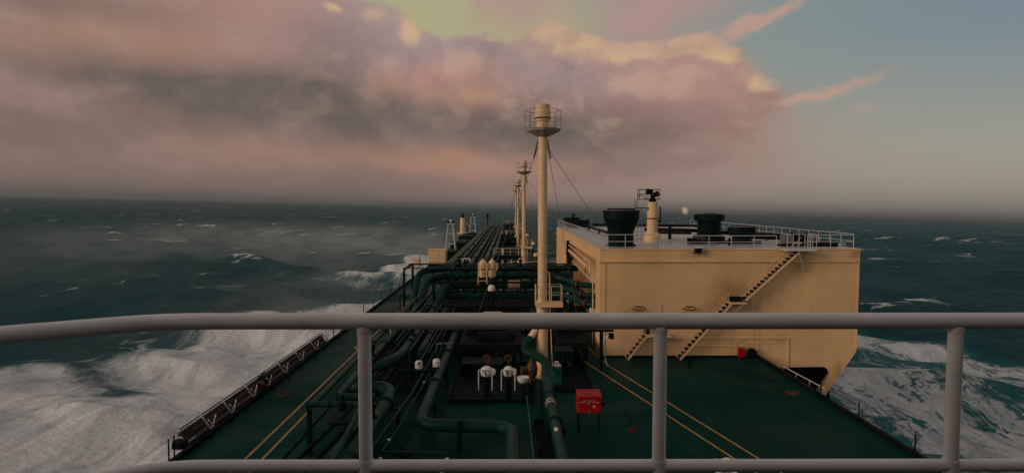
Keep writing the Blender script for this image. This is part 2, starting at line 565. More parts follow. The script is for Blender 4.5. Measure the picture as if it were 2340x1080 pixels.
def sea_material():
    m, T, b, o, co = new_mat('rough_sea_water')
    geo = T.n.new('ShaderNodeNewGeometry')
    pos = geo.outputs['Position']

    def att(nm):
        a = T.n.new('ShaderNodeAttribute')
        a.attribute_name = nm
        return a.outputs['Fac']
    wake, marble, crest, soft = att('wake'), att('marble'), att('crest'), att('haze_foam')
    # wind streaked foam patches on the open sea
    q = T.vm('MULTIPLY', pos, (0.034, 0.095, 0.0))
    warp = T.vm('MULTIPLY', T.noise(pos, 0.03, 3, 0.6, color=True), (2.2, 2.2, 0.0))
    cap = T.noise(T.vm('ADD', q, warp), 1.0, 8, 0.66)
    big = T.noise(pos, 0.0065, 3, 0.5)
    cap = T.m('ADD', cap, T.m('MULTIPLY', T.m('SUBTRACT', big, 0.5), 0.35))
    cap = T.m('MULTIPLY_ADD', T.m('SUBTRACT', crest, 0.12), 0.22, cap)
    fcap = T.sstep(cap, 0.57, 0.65, 0.0, 0.9)
    cap2 = T.noise(T.vm('ADD', T.vm('MULTIPLY', pos, (0.016, 0.050, 0.0)), T.vm('MULTIPLY', warp, (0.6, 0.6, 0))), 1.0, 9, 0.68)
    cap2 = T.m('MULTIPLY_ADD', T.m('SUBTRACT', crest, 0.12), 0.22, cap2)
    fcap = T.m('MAXIMUM', fcap, T.sstep(cap2, 0.60, 0.70, 0.0, 0.9))
    # marbled aerated water beside the hull
    q2 = T.vm('ADD', T.vm('MULTIPLY', pos, (0.24, 0.13, 0.0)), T.vm('MULTIPLY', T.noise(pos, 0.07, 4, 0.6, color=True), (3.0, 3.0, 0.0)))
    r1 = T.noise(q2, 1.0, 9, 0.68)
    r2 = T.noise(T.vm('ADD', q2, (9, 4, 0)), 2.3, 8, 0.7)
    ridge = T.m('SUBTRACT', 1.0, T.m('MULTIPLY', T.m('ABSOLUTE', T.m('SUBTRACT', r2, 0.5)), 5.0))
    lace = T.m('ADD', T.m('MULTIPLY', r1, 0.72), T.m('MULTIPLY', ridge, 0.26))
    thr = T.m('SUBTRACT', 0.96, T.m('MULTIPLY', marble, 0.565))
    fm = T.sstep(lace, thr, T.m('ADD', thr, 0.13), 0.0, 0.9)
    # dense soft foam of the bow wave
    fl = T.vm('ADD', T.vm('MULTIPLY', pos, (0.050, 0.017, 0.0)), T.vm('MULTIPLY', T.noise(pos, 0.035, 4, 0.6, color=True), (1.5, 1.5, 0.0)))
    s1 = T.noise(fl, 1.0, 8, 0.64)
    s2 = T.noise(T.vm('MULTIPLY', pos, (0.30, 0.11, 0.0)), 1.0, 8, 0.7, 0.8)
    sw = T.m('ADD', T.m('MULTIPLY', wake, 1.28), T.m('MULTIPLY', T.m('SUBTRACT', s1, 0.5), 2.3))
    sw = T.m('ADD', sw, T.m('MULTIPLY', T.m('SUBTRACT', s2, 0.5), 1.4))
    fw = T.m('MULTIPLY', T.sstep(sw, 0.32, 1.12, 0.0, 0.95), T.sstep(wake, 0.02, 0.25))
    foam = T.m('MAXIMUM', T.m('MAXIMUM', fcap, fm), fw)
    aer = T.m('MAXIMUM', T.sstep(T.m('ADD', T.m('MULTIPLY', marble, 0.9), T.m('SUBTRACT', r1, 0.5)), 0.2, 1.0), T.m('MULTIPLY', wake, 0.5))
    water = T.mix(aer, (0.0018, 0.030, 0.034), (0.004, 0.135, 0.135))
    fcol = T.mix(T.sstep(s2, 0.3, 0.72), (0.46, 0.47, 0.47), (0.80, 0.77, 0.75))
    h1 = T.noise(T.vm('MULTIPLY', pos, (0.12, 0.20, 0.0)), 1.0, 9, 0.62)
    h2 = T.noise(T.vm('MULTIPLY', pos, (0.9, 1.2, 0.0)), 1.0, 4, 0.6)
    h = T.m('ADD', T.m('MULTIPLY', h1, 1.0), T.m('MULTIPLY', h2, 0.10))
    h = T.m('ADD', h, T.m('MULTIPLY', foam, 0.10))
    bn = T.n.new('ShaderNodeBump')
    T.put(bn.inputs['Strength'], T.lin(fw, 0, 1, 0.8, 0.5))
    bn.inputs['Distance'].default_value = 2.6
    T.put(bn.inputs['Height'], h)
    T.n.remove(b)
    df = T.n.new('ShaderNodeBsdfDiffuse')
    T.put(df.inputs['Color'], T.mix(foam, water, fcol))
    T.l.new(bn.outputs[0], df.inputs['Normal'])
    gl = T.n.new('ShaderNodeBsdfGlossy')
    gl.inputs['Roughness'].default_value = 0.30
    gl.inputs['Color'].default_value = (0.52, 0.80, 0.84, 1)
    T.l.new(bn.outputs[0], gl.inputs['Normal'])
    fr = T.n.new('ShaderNodeFresnel')
    fr.inputs['IOR'].default_value = 1.333
    T.l.new(bn.outputs[0], fr.inputs['Normal'])
    # wavelets too small to model keep a rough sea from turning into a mirror at grazing angles
    fac = T.m('MULTIPLY', T.m('MINIMUM', T.m('MULTIPLY', fr.outputs[0], 0.55), 0.14), T.m('SUBTRACT', 1.0, foam))
    mx = T.n.new('ShaderNodeMixShader')
    T.put(mx.inputs[0], fac)
    T.l.new(df.outputs[0], mx.inputs[1])
    T.l.new(gl.outputs[0], mx.inputs[2])
    T.l.new(mx.outputs[0], o.inputs['Surface'])
    return m


SEA = sea_material()

# ------------------------------------------------------------------ the sea
HALF_P, HALF_S = -20.6, 23.7          # hull sides (port, starboard) in metres from the camera line


def hull_side(y):
    """half-breadth factor along the ship: full amidships, fine at the bow"""
    if y < 205:
        return 1.0
    return max(0.0, 1.0 - ((y - 205) / 62.0) ** 2.2)


def build_sea():
    N = 820
    a, k = 60.0, 6.05
    u = np.linspace(-1, 1, N)
    x1 = a * np.sinh(k * u)
    y1 = 90 + a * np.sinh(k * np.linspace(-0.62, 1, N))
    X, Y = np.meshgrid(x1, y1)
    sx = np.sqrt((X / a) ** 2 + 1) * a * k * 2 / N
    sy = np.sqrt(((Y - 90) / a) ** 2 + 1) * a * k * 1.62 / N
    sp = np.maximum(sx, sy)
    rng = np.random.default_rng(5)
    Z = np.zeros_like(X)
    DX = np.zeros_like(X)
    DY = np.zeros_like(X)
    CR = np.zeros_like(X)
    for lam in np.geomspace(7, 170, 60):
        th = R(200) + rng.normal(0, 0.42)             # the seas run from ahead to port
        kx, ky = math.sin(th), math.cos(th)
        kk = 2 * math.pi / lam
        amp = 0.0090 * lam * math.exp(-(lam / 120) ** 2) * (0.6 + 0.8 * rng.random())
        ph = kk * (kx * X + ky * Y) + rng.random() * 6.283
        fade = np.clip((lam / sp - 2.5) / 3.0, 0, 1)
        Z += amp * fade * np.cos(ph)
        DX -= 0.85 * amp * fade * kx * np.sin(ph)
        DY -= 0.85 * amp * fade * ky * np.sin(ph)
        CR += amp * kk * np.cos(ph) * fade
    crest = np.clip(CR / 0.82 - 0.5, 0, 1)

    # bow wave thrown to port: foam between the hull and a line that opens going aft
    def interp(yq, pts):
        ys = [p[0] for p in pts]
        xs = [p[1] for p in pts]
        return np.interp(yq, ys, xs)
    outer = interp(Y, [(-400, -230), (0, -128), (60, -86), (96, -68), (108, -61), (126, -58), (146, -47), (160, -37), (180, -31), (200, -36), (230, -48), (255, -48), (275, -32), (290, 0)])
    wob = 3.5 * np.sin(Y / 13.0 + 1.3) + 2.5 * np.sin(Y / 5.7 + X / 17.0)
    dist = X - (outer + wob)
    wake = np.clip(dist / 15.0 + 0.35, 0, 1) * (X < 30) * np.clip((282 - Y) / 18, 0, 1)
    wake = np.minimum(wake + 0.3 * np.exp(-((Y - 225) / 40) ** 2) * (dist > 2) * (X < 0), 1.15)
    # troughs of clean water left inside it
    XW, YW = X + 4 * np.sin(Y / 4.1) + 3 * np.sin(X / 3.3 + 1), Y + 3 * np.sin(X / 4.7) + 2 * np.sin(Y / 2.9 + X / 5.0)
    wake -= 0.60 * np.exp(-((XW + 56) / 12) ** 2 - ((YW - 86 + (X + 56) * 0.25) / 6) ** 2)
    wake -= 0.40 * np.exp(-((XW + 40) / 7) ** 2 - ((YW - 79) / 4) ** 2)
    wake -= 0.45 * np.exp(-((XW + 66) / 14) ** 2 - ((YW - 66) / 6) ** 2)
    wake = np.clip(wake, 0, 1.2)
    # curling crest outside the foam
    yc = np.interp(X, [-130, -98, -68, -48, -34, -24], [231, 223, 214, 199, 190, 186])
    cr2 = np.exp(-((Y - yc) / 5.0) ** 2) * np.clip((X + 125) / 25, 0, 1) * np.clip((-26 - X) / 8, 0, 1)
    cr3 = np.exp(-((Y - yc + 9) / 6.0) ** 2) * np.clip((X + 105) / 25, 0, 1) * np.clip((-30 - X) / 8, 0, 1)
    wake = np.maximum(wake, 0.62 * cr2 * np.clip(0.55 + 0.8 * np.sin(X / 7.0 + Y / 14.0), 0, 1))
    wake = np.maximum(wake, 0.34 * cr3)
    Z += 2.6 * cr2 - 0.8 * cr3 + 1.3 * np.clip(1 - np.abs(dist - 6) / 12, 0, 1) * (Y > 50) * (Y < 270) * (X < 0)
    # starboard: broken, marbled water
    so = interp(Y, [(-400, 230), (0, 150), (60, 128), (90, 114), (130, 97), (150, 80), (180, 64), (210, 48), (240, 32), (265, 4)])
    marble = np.clip((so + 5 * np.sin(Y / 11.0) - X) / 20.0 + 0.2, 0, 1) * (X > -5) * (Y < 266)
    marble *= 0.84 + 0.16 * np.sin(X / 6.0 + Y / 17.0)
    # calm the surface where the hull stands
    pts = np.stack([X + DX, Y + DY, Z], axis=-1).reshape(-1, 3)
    idx = np.arange(N * N).reshape(N, N)
    f = np.stack([idx[:-1, :-1], idx[:-1, 1:], idx[1:, 1:], idx[1:, :-1]], axis=-1).reshape(-1, 4)
    me = bpy.data.meshes.new('sea')
    me.vertices.add(N * N)
    me.vertices.foreach_set('co', pts.astype(np.float32).ravel())
    me.loops.add(f.size)
    me.loops.foreach_set('vertex_index', f.astype(np.int32).ravel())
    me.polygons.add(len(f))
    me.polygons.foreach_set('loop_start', np.arange(0, f.size, 4, dtype=np.int32))
    me.polygons.foreach_set('loop_total', np.full(len(f), 4, dtype=np.int32))
    me.polygons.foreach_set('use_smooth', np.ones(len(f), dtype=bool))
    me.update(calc_edges=True)
    for nm, arr in (('wake', wake), ('marble', marble), ('crest', crest), ('haze_foam', wake)):
        at = me.attributes.new(nm, 'FLOAT', 'POINT')
        at.data.foreach_set('value', arr.astype(np.float32).ravel())
    me.materials.append(SEA)
    o = bpy.data.objects.new('sea', me)
    scene.collection.objects.link(o)
    o['kind'] = 'structure'
    SEA_FRAME.add(o.name)


build_sea()

# ------------------------------------------------------------------ the ship: hull, trunk deck, bridge front
EP, ES = -13.4, 16.55                 # edges of the trunk deck
YB = 238.0                            # forward end of the trunk deck


def build_ship():
    t = thing('tanker_ship', (1.5, 30, -24), 'long green-decked tanker steaming into a rough sea', 'ship')
    # trunk deck with sloping sides
    mb = MB()
    ys = [-30, 0, 40, 80, 120, 160, 200, 225, YB]
    for i in range(len(ys) - 1):
        y0, y1 = ys[i], ys[i + 1]

        def cut(y):
            g = 1.0 if y < 200 else 1 - 0.35 * ((y - 200) / (YB - 200))
            return 1.5 + (EP - 1.5) * g, 1.5 + (ES - 1.5) * g, 1.5 + (EP - 4.0 - 1.5) * g, 1.5 + (ES + 4.0 - 1.5) * g
        a0, b0, c0, d0 = cut(y0)
        a1, b1, c1, d1 = cut(y1)
        mb.add([(a0, y0, 0), (b0, y0, 0), (b1, y1, 0), (a1, y1, 0)], [(0, 1, 2, 3)])
        mb.add([(a0, y0, 0), (a1, y1, 0), (c1, y1, -6.4), (c0, y0, -6.4)], [(0, 1, 2, 3)])
        mb.add([(b0, y0, 0), (d0, y0, -6.4), (d1, y1, -6.4), (b1, y1, 0)], [(0, 1, 2, 3)])
    mb.add([(a1, YB, 0), (b1, YB, 0), (d1, YB, -6.4), (c1, YB, -6.4)], [(0, 1, 2, 3)])
    mb.build('trunk_deck', DECK, t)
    # hull with upper deck
    mb = MB()
    st = [-40, 0, 60, 120, 180, 205, 225, 242, 255, 263, 267]
    ringp, ringl = [], []
    for y in st:
        g = hull_side(y)
        gl = hull_side(y + 10)
        xp, xs = 1.55 + (HALF_P - 1.55) * g, 1.55 + (HALF_S - 1.55) * g
        xpl, xsl = 1.55 + (HALF_P - 1.55) * gl, 1.55 + (HALF_S - 1.55) * gl
        ringp.append([(xp, y, -6.4), (xs, y, -6.4), (xsl, y, -30), (xpl, y, -30)])
    for i in range(len(st) - 1):
        a, b = ringp[i], ringp[i + 1]
        mb.add(a + b, [(0, 1, 5, 4), (1, 2, 6, 5), (3, 0, 4, 7)])
    mb.add(ringp[0], [(0, 1, 2, 3)])
    mb.build('hull', HULL, t)
    # coaming strip along both edges of the trunk deck
    for x, nm in ((EP, 'edge_coaming'), (ES, 'edge_coaming')):
        mb = MB()
        s = 1 if x > 0 else -1
        for y0 in range(4, 200, 14):
            mb.bbox((x - 0.05, y0, -0.04), (x + 0.05, y0 + 13.98, 0.16))
            mb.bbox((x - 0.10, y0, 0.16), (x + 0.10, y0 + 13.98, 0.19))
        mb.build(nm, BLACK, t)
    # painted walkway lines
    def line(p, q, w=0.11):
        p, q = Vector((*p, 0)), Vector((*q, 0))
        d = (q - p).normalized()
        n = Vector((-d.y, d.x, 0)) * w / 2
        mb = MB()
        mb.sheet([(v.x, v.y) for v in (p - n, q - n, q + n, p + n)], 0.006)
        mb.build('painted_line', YELLOW, t)
    line((-10.72, 4), (-10.72, 42.6))
    line((-10.72, 42.7), (-11.2, 43.6))
    line((-11.2, 43.7), (-10.72, 44.6))
    line((-10.72, 44.7), (-10.72, 64))
    line((-10.03, 4), (-10.03, 42))
    line((-10.03, 42.2), (-10.03, 64))
    line((13.4, 11.8), (6.33, 38.22))
    line((6.30, 38.4), (5.2, 46))
    line((12.2, 12.9), (4.93, 39.3))
    line((4.92, 39.4), (4.5, 46))
    # unseen bridge and accommodation behind the camera, widened and darkened to shade the railing
    mb = MB()
    mb.bbox((-9.5, -16, 0), (12.5, -0.9, 8.55))
    mb.build('unseen_accommodation', BEIGE, t)
    mb = MB()
    mb.bbox((-15.5, -14, 8.72), (18.5, -1.7, 9.7))
    mb.bbox((-16.0, -14.5, 12.4), (19.0, -1.0, 13.0))
    for k in range(18):
        mb.bbox((-15.5 + k * 1.98, -1.9, 9.7), (-15.36 + k * 1.98, -1.7, 12.4))
    mb.build('unseen_wheelhouse', WHITE, t)
    MB().bbox((-15.4, -13.9, 9.7), (18.4, -1.85, 12.4)).build('unseen_dark_windows', GLASS, t)  # unseen dark glazing, keeps bounced light off the railing
    mb = MB()
    mb.add([(-1.25, 2.28, 8.56), (14, 2.28, 8.56), (14, -16, 8.56), (-9.5, -16, 8.56), (-9.5, -2.8, 8.56), (-1.25, 2.28, 8.70), (14, 2.28, 8.70), (14, -16, 8.70), (-9.5, -16, 8.70), (-9.5, -2.5, 8.70)],
           [(4, 3, 2, 1, 0), (5, 6, 7, 8, 9), (0, 1, 6, 5), (1, 2, 7, 6), (2, 3, 8, 7), (3, 4, 9, 8), (4, 0, 5, 9)])
    mb.build('bridge_deck', GREEN_DARK, t)
    # far forward: low dark house at the end of the trunk
    return t


build_ship()


def build_bridge_rail():
    t = thing('bridge_railing', (0, 2.1, 8.7), 'white tubular bridge railing across the front of the picture', 'railing')
    Yr = 2.1
    zt, zm, zb = 9.895, 9.385, 8.98
    # port end bends aft
    path = lambda z: [(-6.2, -1.05, z), (-1.55, 1.93, z), (-1.17, Yr, z), (5.2, Yr, z)]
    MB().tube([(-6.2, -0.85, zt), (-1.20, Yr, zt), (5.2, Yr, zt)], 0.0285, 20, 0.14).build('top_rail', RAILW, t)
    MB().tube([(-6.2, -0.85, zm), (-1.20, Yr, zm), (5.2, Yr, zm)], 0.0215, 16, 0.14).build('middle_rail', RAILW, t)
    MB().tube([(-6.2, -0.85, zb), (-1.20, Yr, zb), (5.2, Yr, zb)], 0.0215, 16, 0.22).build('lower_rail', RAILW, t)
    post = MB()
    post.tube([(0, 0, 8.7), (0, 0, zt)], 0.0235, 16)
    post.lathe((0, 0, 8.70), [(0.0, 0.025), (0.055, 0.025), (0.06, 0.015), (0.06, 0.0)], 18)
    post.lathe((0, 0, zt), [(0.0237, -0.045), (0.0258, -0.032), (0.0265, -0.020)], 16)
    post.lathe((0, 0, zm), [(0.0242, -0.026), (0.0262, -0.020), (0.0262, 0.020), (0.0242, 0.026)], 16)
    piece(post, 'post', RAILW, t, [(x, Yr, 0) for x in (-0.505, 0.520, 1.545, 2.57, 3.6, 4.62)] + [(-1.80, 1.745, 0), (-2.7, 1.21, 0), (-3.6, 0.68, 0)])


build_bridge_rail()


# ------------------------------------------------------------------ vent masts
def vent_mast(x, y, label, near):
    t = thing('vent_mast', (x, y, 0), label, 'vent mast', 'cream vent masts along the centreline')
    seg = 24 if near else 14
    mb = MB()
    mb.tube([(x, y, 4.5), (x, y, 14.4)], 0.27, seg)
    for z in (7.4, 9.55, 12.0):
        mb.lathe((x, y, z), [(0.27, -0.06), (0.285, -0.04), (0.285, 0.04), (0.27, 0.06)], seg)
    mb.build('upper_pole', BEIGE2, t)
    mb = MB()
    mb.tube([(x, y, 0.05), (x, y, 4.55)], 0.335, seg)
    mb.lathe((x, y, 0.0), [(0.0, 0.12), (0.62, 0.12), (0.62, 0.0)], seg)
    for k in range(6):
        a = k * math.pi / 3 + 0.3
        mb.beam((x + 0.33 * math.cos(a), y + 0.33 * math.sin(a), 0.35), (x + 0.6 * math.cos(a), y + 0.6 * math.sin(a), 0.12), 0.03, 0.3)
    mb.build('lower_pole', BEIGE2, t)
    # head
    mb = MB()
    mb.lathe((x, y, 14.3), [(0.27, 0), (0.36, 0.25), (0.36, 0.75), (0.42, 0.82), (0.46, 1.0), (0.46, 1.38), (0.42, 1.5), (0.40, 1.62), (0.42, 1.64), (0.42, 1.74), (0.0, 1.76)], seg)
    hd = mb.build('vent_head', BEIGE2, t)
    MB().lathe((x, y, 15.22), [(0.455, 0), (0.475, 0.02), (0.475, 0.07), (0.455, 0.09)], seg).build('band', RUST, hd)
    # shallow bowl platform with rail
    mb = MB()
    mb.lathe((x, y, 14.18), [(0.30, 0), (0.98, 0.32), (1.08, 0.46), (1.04, 0.46), (0.94, 0.36), (0.30, 0.30)], 8 if near else 8, smooth=False)
    pf = mb.build('platform', BASKET, t)
    mb = MB()
    mb.ring((x, y, 15.72), 1.06, 0.014, seg=8, rs=5)
    mb.ring((x, y, 15.18), 1.06, 0.011, seg=8, rs=5)
    for k in range(8):
        a = k * math.pi / 4
        mb.tube([(x + 1.06 * math.cos(a), y + 1.06 * math.sin(a), 14.62), (x + 1.06 * math.cos(a), y + 1.06 * math.sin(a), 15.72)], 0.014, 5)
    mb.build('guard_rail', GREY, pf)
    # stays
    for dx, dy in ((-5.0, 10.0), (3.4, 9.0), (6.0, 12.0)):
        MB().tube([(x + 0.27 * (1 if dx > 0 else -1), y, 13.6), (x + dx, y + dy, 0.1 if dx < 0 else 7.3 if near and dx > 4 else 0.1)], 0.016 if near else 0.03, 5).build('stay', GREY, t)
    mb = MB()
    for s in (-1, 1):
        mb.beam((x + s * 0.26, y, 14.05), (x + s * 0.50, y + 0.5, 13.0), 0.05, 0.09)
    mb.build('stay_lug', BROWN, t)
    # balcony on the starboard side
    mb = MB()
    mb.bbox((x - 0.42, y - 0.55, 4.30), (x + 1.15, y + 0.55, 4.45))
    mb.bbox((x - 0.42, y - 0.57, 4.25), (x + 1.18, y - 0.52, 4.52))
    bal = mb.build('balcony', BEIGE2, t)
    mb = MB()
    for px, py in ((x - 0.40, y - 0.52), (x + 0.50, y - 0.52), (x + 1.12, y - 0.52), (x + 1.12, y + 0.5), (x - 0.40, y + 0.5)):
        mb.tube([(px, py, 4.45), (px, py, 5.50)], 0.024, 6)
    for z in (4.98, 5.48):
        mb.tube([(x + 0.35, y - 0.52, z), (x + 1.12, y - 0.52, z), (x + 1.12, y + 0.5, z), (x - 0.40, y + 0.5, z), (x - 0.40, y - 0.52, z)], 0.02, 6)
    mb.build('balcony_rail', BEIGE2, bal)
    # ladder up the starboard side
    lx0, lx1 = x + 0.62, x + 0.36
    mb = MB()
    for dy in (-0.42, -0.08):
        mb.tube([(lx0, y + dy, 0.1), (lx1 + 0.06, y + dy, 4.3)], 0.022, 6)
    ld = mb.build('ladder', BEIGE2, t)
    rg = MB().tube([(0, -0.17, 0), (0, 0.17, 0)], 0.014, 5)
    piece(rg, 'rung', BEIGE2, ld, [(lx0 + (lx1 + 0.06 - lx0) * (0.4 + k * 0.3) / 4.3, y - 0.25, 0.4 + k * 0.3) for k in range(13)])
    # side ladder rail above the balcony
    mb = MB()
    mb.tube([(x + 0.42, y - 0.2, 4.45), (x + 0.42, y - 0.2, 6.2), (x + 0.3, y - 0.2, 6.3)], 0.03, 6, 0.1)
    mb.build('standpipe', BEIGE2, t)
    # cream branch into the vent
    MB().tube([(x - 0.15, y - 0.1, 3.15), (x - 0.75, y - 0.15, 2.3)], 0.21, 16).build('branch', BEIGE2, t)
    return t


MX = 1.9
vent_mast(MX, 36.1, 'tallest cream vent mast, nearest the bridge, with round guarded platform on top', True)
vent_mast(1.84, 83.0, 'second cream vent mast from the bridge, beside the pipe deck', True)
vent_mast(1.84, 146.0, 'third cream vent mast from the bridge, small in the distance', False)
vent_mast(1.84, 205.0, 'farthest cream vent mast near the bow, thinnest of the row', False)


# ------------------------------------------------------------------ machinery house on the starboard side
HY0, HY1 = 40.77, 79.2
HX0, HX1 = 6.0, 23.4
HZ = 7.25


def extrude_poly(outer, holes, y0, y1):
    """polygon in (x, z) with holes, given thickness from y0 to y1"""
    loops = [[Vector((p[0], p[1], 0)) for p in outer]] + [[Vector((p[0], p[1], 0)) for p in h] for h in holes]
    tris = tessellate_polygon(loops)
    flat = [p for lp in loops for p in lp]
    n = len(flat)
    vs_ = [(p.x, y0, p.y) for p in flat] + [(p.x, y1, p.y) for p in flat]
    fs = [tuple(t) for t in tris] + [tuple(i + n for i in reversed(t)) for t in tris]
    o = 0
    for lp in loops:
        m = len(lp)
        for i in range(m):
            j = (i + 1) % m
            fs.append((o + i, o + j, o + j + n, o + i + n))
        o += m
    return vs_, fs


def rail_run(parent, pts, h=1.0, step=1.5, r=0.026, mat=None, name='railing', mids=1):
    """a handrail along pts: rails as one part, each post a piece below it"""
    mat = mat or WHITE
    mb = MB()
    up = [(p[0], p[1], p[2] + h) for p in pts]
    mb.tube(up, r, 6)
    for k in range(mids):
        zz = h * (k + 1) / (mids + 1)
        mb.tube([(p[0], p[1], p[2] + zz) for p in pts], r * 0.8, 6)
    ra = mb.build(name, mat, parent)
    locs = []
    for i in range(len(pts) - 1):
        a, b = Vector(pts[i]), Vector(pts[i + 1])
        n = max(1, round((b - a).length / step))
        for k in range(n + (1 if i == len(pts) - 2 else 0)):
            locs.append(a + (b - a) * (k / n))
    pm = MB().tube([(0, 0, 0), (0, 0, h)], r * 0.95, 6)
    piece(pm, 'post', mat, ra, locs)
    return ra


def stair(parent, foot, head, y, width, name='staircase', n=18):
    """steep ship's stair against the house front, foot and head as (x, z)"""
    st = bpy.data.objects.new(name, None)
    scene.collection.objects.link(st)
    st.parent = parent
    st['_o'] = parent['_o']
    (x0, z0), (x1, z1) = foot, head
    for yy in (y, y - width):
        mb = MB().beam((x0, yy, z0), (x1, yy, z1), 0.05, 0.24 if yy == y else 0.13)
        mb.build('stringer', BEIGE2, st)
    tm = MB().box((0, 0, 0), (0.15, width - 0.06, 0.13))
    piece(tm, 'tread', BLACK, st, [(x0 + (x1 - x0) * (k + 0.5) / n, y - width / 2, z0 + (z1 - z0) * (k + 0.5) / n) for k in range(n)])
    mb = MB()
    for yy in (y - width,):
        mb.tube([(x0, yy, z0 + 0.9), (x1, yy, z1 + 0.9)], 0.014, 5)
        for u in (0.06, 0.36, 0.66, 0.94):
            xx, zz = x0 + (x1 - x0) * u, z0 + (z1 - z0) * u
            mb.tube([(xx, yy, zz), (xx, yy, zz + 0.9)], 0.012, 5)
    mb.build('handrail', BEIGE2, st)
    return st


def build_house():
    t = thing('machinery_house', (14.7, 60, 0), 'big cream steel deckhouse with outside stairs on the starboard deck', 'deckhouse')
    # front wall with rounded passage opening low on the outboard side
    outer = [(HX0, 0.0), (16.50, 0.0), (18.0, -2.4), (20.4, -6.3), (21.9, -6.3), (21.9, -3.6), (HX1 - 0.02, 0.35), (HX1, HZ), (HX0, HZ)]
    outer = [(HX0, 0.0), (16.62, 0.0), (20.55, -6.3), (21.0, -6.3), (20.9, -3.3), (HX1 - 0.05, 0.40), (HX1, HZ), (HX0, HZ)]
    hole = [(18.0, -2.0), (18.3, -0.72), (21.05, -0.68)] + [(21.05 + 0.5 * math.sin(a), -1.15 + 0.47 * math.cos(a)) for a in (R(30), R(60), R(90))] + [(21.45, -1.6), (20.7, -2.9), (19.4, -4.3)]
    mb = MB()
    v, f = extrude_poly(outer, [hole], HY0, HY0 + 0.12)
    mb.add(v, f)
    mb.build('front_wall', FRONT, t)
    # outboard wall, far wall
    mb = MB()
    mb.bbox((HX1 - 0.12, HY0 + 0.12, 0.40), (HX1, HY1, HZ))
    mb.add([(HX1 - 0.05, HY0 + 0.12, 0.40), (HX1 - 0.05, HY1, 0.40), (20.9, HY1, -3.3), (20.9, HY0 + 0.12, -3.3)], [(0, 1, 2, 3)])
    mb.build('outboard_wall', BEIGE, t)
    mb = MB()
    v, f = extrude_poly(outer, [], HY1 - 0.12, HY1)
    mb.add(v, f)
    mb.build('forward_wall', BEIGE, t)
    # inboard wall: overhanging parapet, forward panel, recessed bay
    mb = MB()
    mb.bbox((HX0, HY0 + 0.12, 6.45), (HX0 + 0.12, HY1 - 0.12, HZ))
    mb.bbox((HX0, HY0 + 0.12, 0.0), (HX0 + 0.12, HY0 + 2.1, 6.45))
    mb.bbox((HX0, 61.6, 0.0), (HX0 + 0.12, HY1 - 0.12, 6.45))
    mb.bbox((HX0 + 0.12, 61.6, 0.0), (HX0 + 1.5, 61.72, 6.45))
    mb.bbox((HX0 + 0.12, HY0 + 1.98, 0.0), (HX0 + 1.5, HY0 + 2.1, 6.45))
    mb.bbox((HX0 + 1.38, HY0 + 2.1, 0.0), (HX0 + 1.5, 61.6, 6.45))
    mb.bbox((HX0 + 0.12, HY0 + 2.1, 6.45), (HX0 + 1.5, 61.6, 6.55))
    mb.build('inboard_wall', BEIGE, t)
    # roof
    mb = MB()
    mb.bbox((HX0 + 0.1, HY0 + 0.1, HZ - 0.1), (HX1 - 0.1, HY1 - 0.1, HZ + 0.03))
    mb.build('roof', ROOF, t)
    # ledges
    mb = MB()
    mb.bbox((HX0 - 0.10, HY0 - 0.10, 6.40), (HX1 - 0.25, HY0 - 0.002, 6.50))
    mb.bbox((HX0 - 0.10, HY0 - 0.002, 6.40), (HX0 - 0.002, HY1 + 0.10, 6.50))
    mb.build('ledge', BEIGE, t)
    mb = MB()
    mb.bbox((HX0 - 0.03, HY0 - 0.04, HZ - 0.03), (HX1 + 0.02, HY0 + 0.10, HZ + 0.045))
    mb.bbox((HX0 - 0.03, HY0 + 0.10, HZ - 0.03), (HX0 + 0.10, HY1, HZ + 0.045))
    mb.bbox((HX1 - 0.10, HY0 + 0.10, HZ - 0.03), (HX1 + 0.02, HY1, HZ + 0.045))
    mb.build('parapet_cap', BEIGE2, t)
    mb = MB()
    mb.bbox((HX1 - 0.16, HY0 - 0.05, 0.5), (HX1 - 0.06, HY0 - 0.003, 6.36))
    mb.build('corner_bar', BEIGE, t)
    MB().bbox((HX0 + 0.28, HY0 - 0.05, 0.1), (HX0 + 0.36, HY0 - 0.003, 6.36)).build('corner_bar', BEIGE, t)
    # low raised panels of the front
    mb = MB()
    mb.bbox((10.55, HY0 - 0.07, 1.22), (18.75, HY0 - 0.003, 1.30))
    mb.bbox((18.67, HY0 - 0.07, -0.75), (18.75, HY0 - 0.003, 1.22))
    mb.bbox((11.4, HY0 - 0.07, 0.70), (16.75, HY0 - 0.003, 0.76))
    mb.bbox((16.69, HY0 - 0.07, 0.04), (16.75, HY0 - 0.003, 0.70))
    mb.build('low_ledge', BEIGE, t)
    # stairs: upper flight, landing, lower flight, and the small one to the door
    stair(t, (15.45, 3.95), (19.0, 7.2), HY0 - 0.12, 0.75, n=15)
    stair(t, (11.2, 0.02), (14.55, 3.75), HY0 - 0.12, 0.75, n=15)
    stair(t, (7.75, 0.02), (9.0, 1.6), HY0 - 0.12, 0.75, n=6)
    mb = MB()
    mb.bbox((14.45, HY0 - 0.95, 3.72), (15.55, HY0 - 0.003, 3.80))
    mb.beam((15.4, HY0 - 0.85, 3.72), (14.6, HY0 - 0.05, 2.7), 0.06)
    mb.build('landing', BEIGE2, t)
    MB().bevbox((15.0, HY0 - 0.3, 3.96), (0.75, 0.4, 0.32), 0.04).build('landing_shadow', BLACK, t)  # black box added for the dark shadow above the landing
    mb = MB()
    mb.bbox((9.0, HY0 - 0.95, 1.52), (10.6, HY0 - 0.003, 1.60))
    mb.build('landing', BEIGE2, t)
    mb = MB()
    mb.bbox((18.0, HY0 - 1.15, 7.22), (19.9, HY0 - 0.06, 7.30))
    mb.beam((19.6, HY0 - 0.1, 5.8), (18.8, HY0 - 1.0, 7.2), 0.07)
    ld = mb.build('head_landing', WHITE, t)
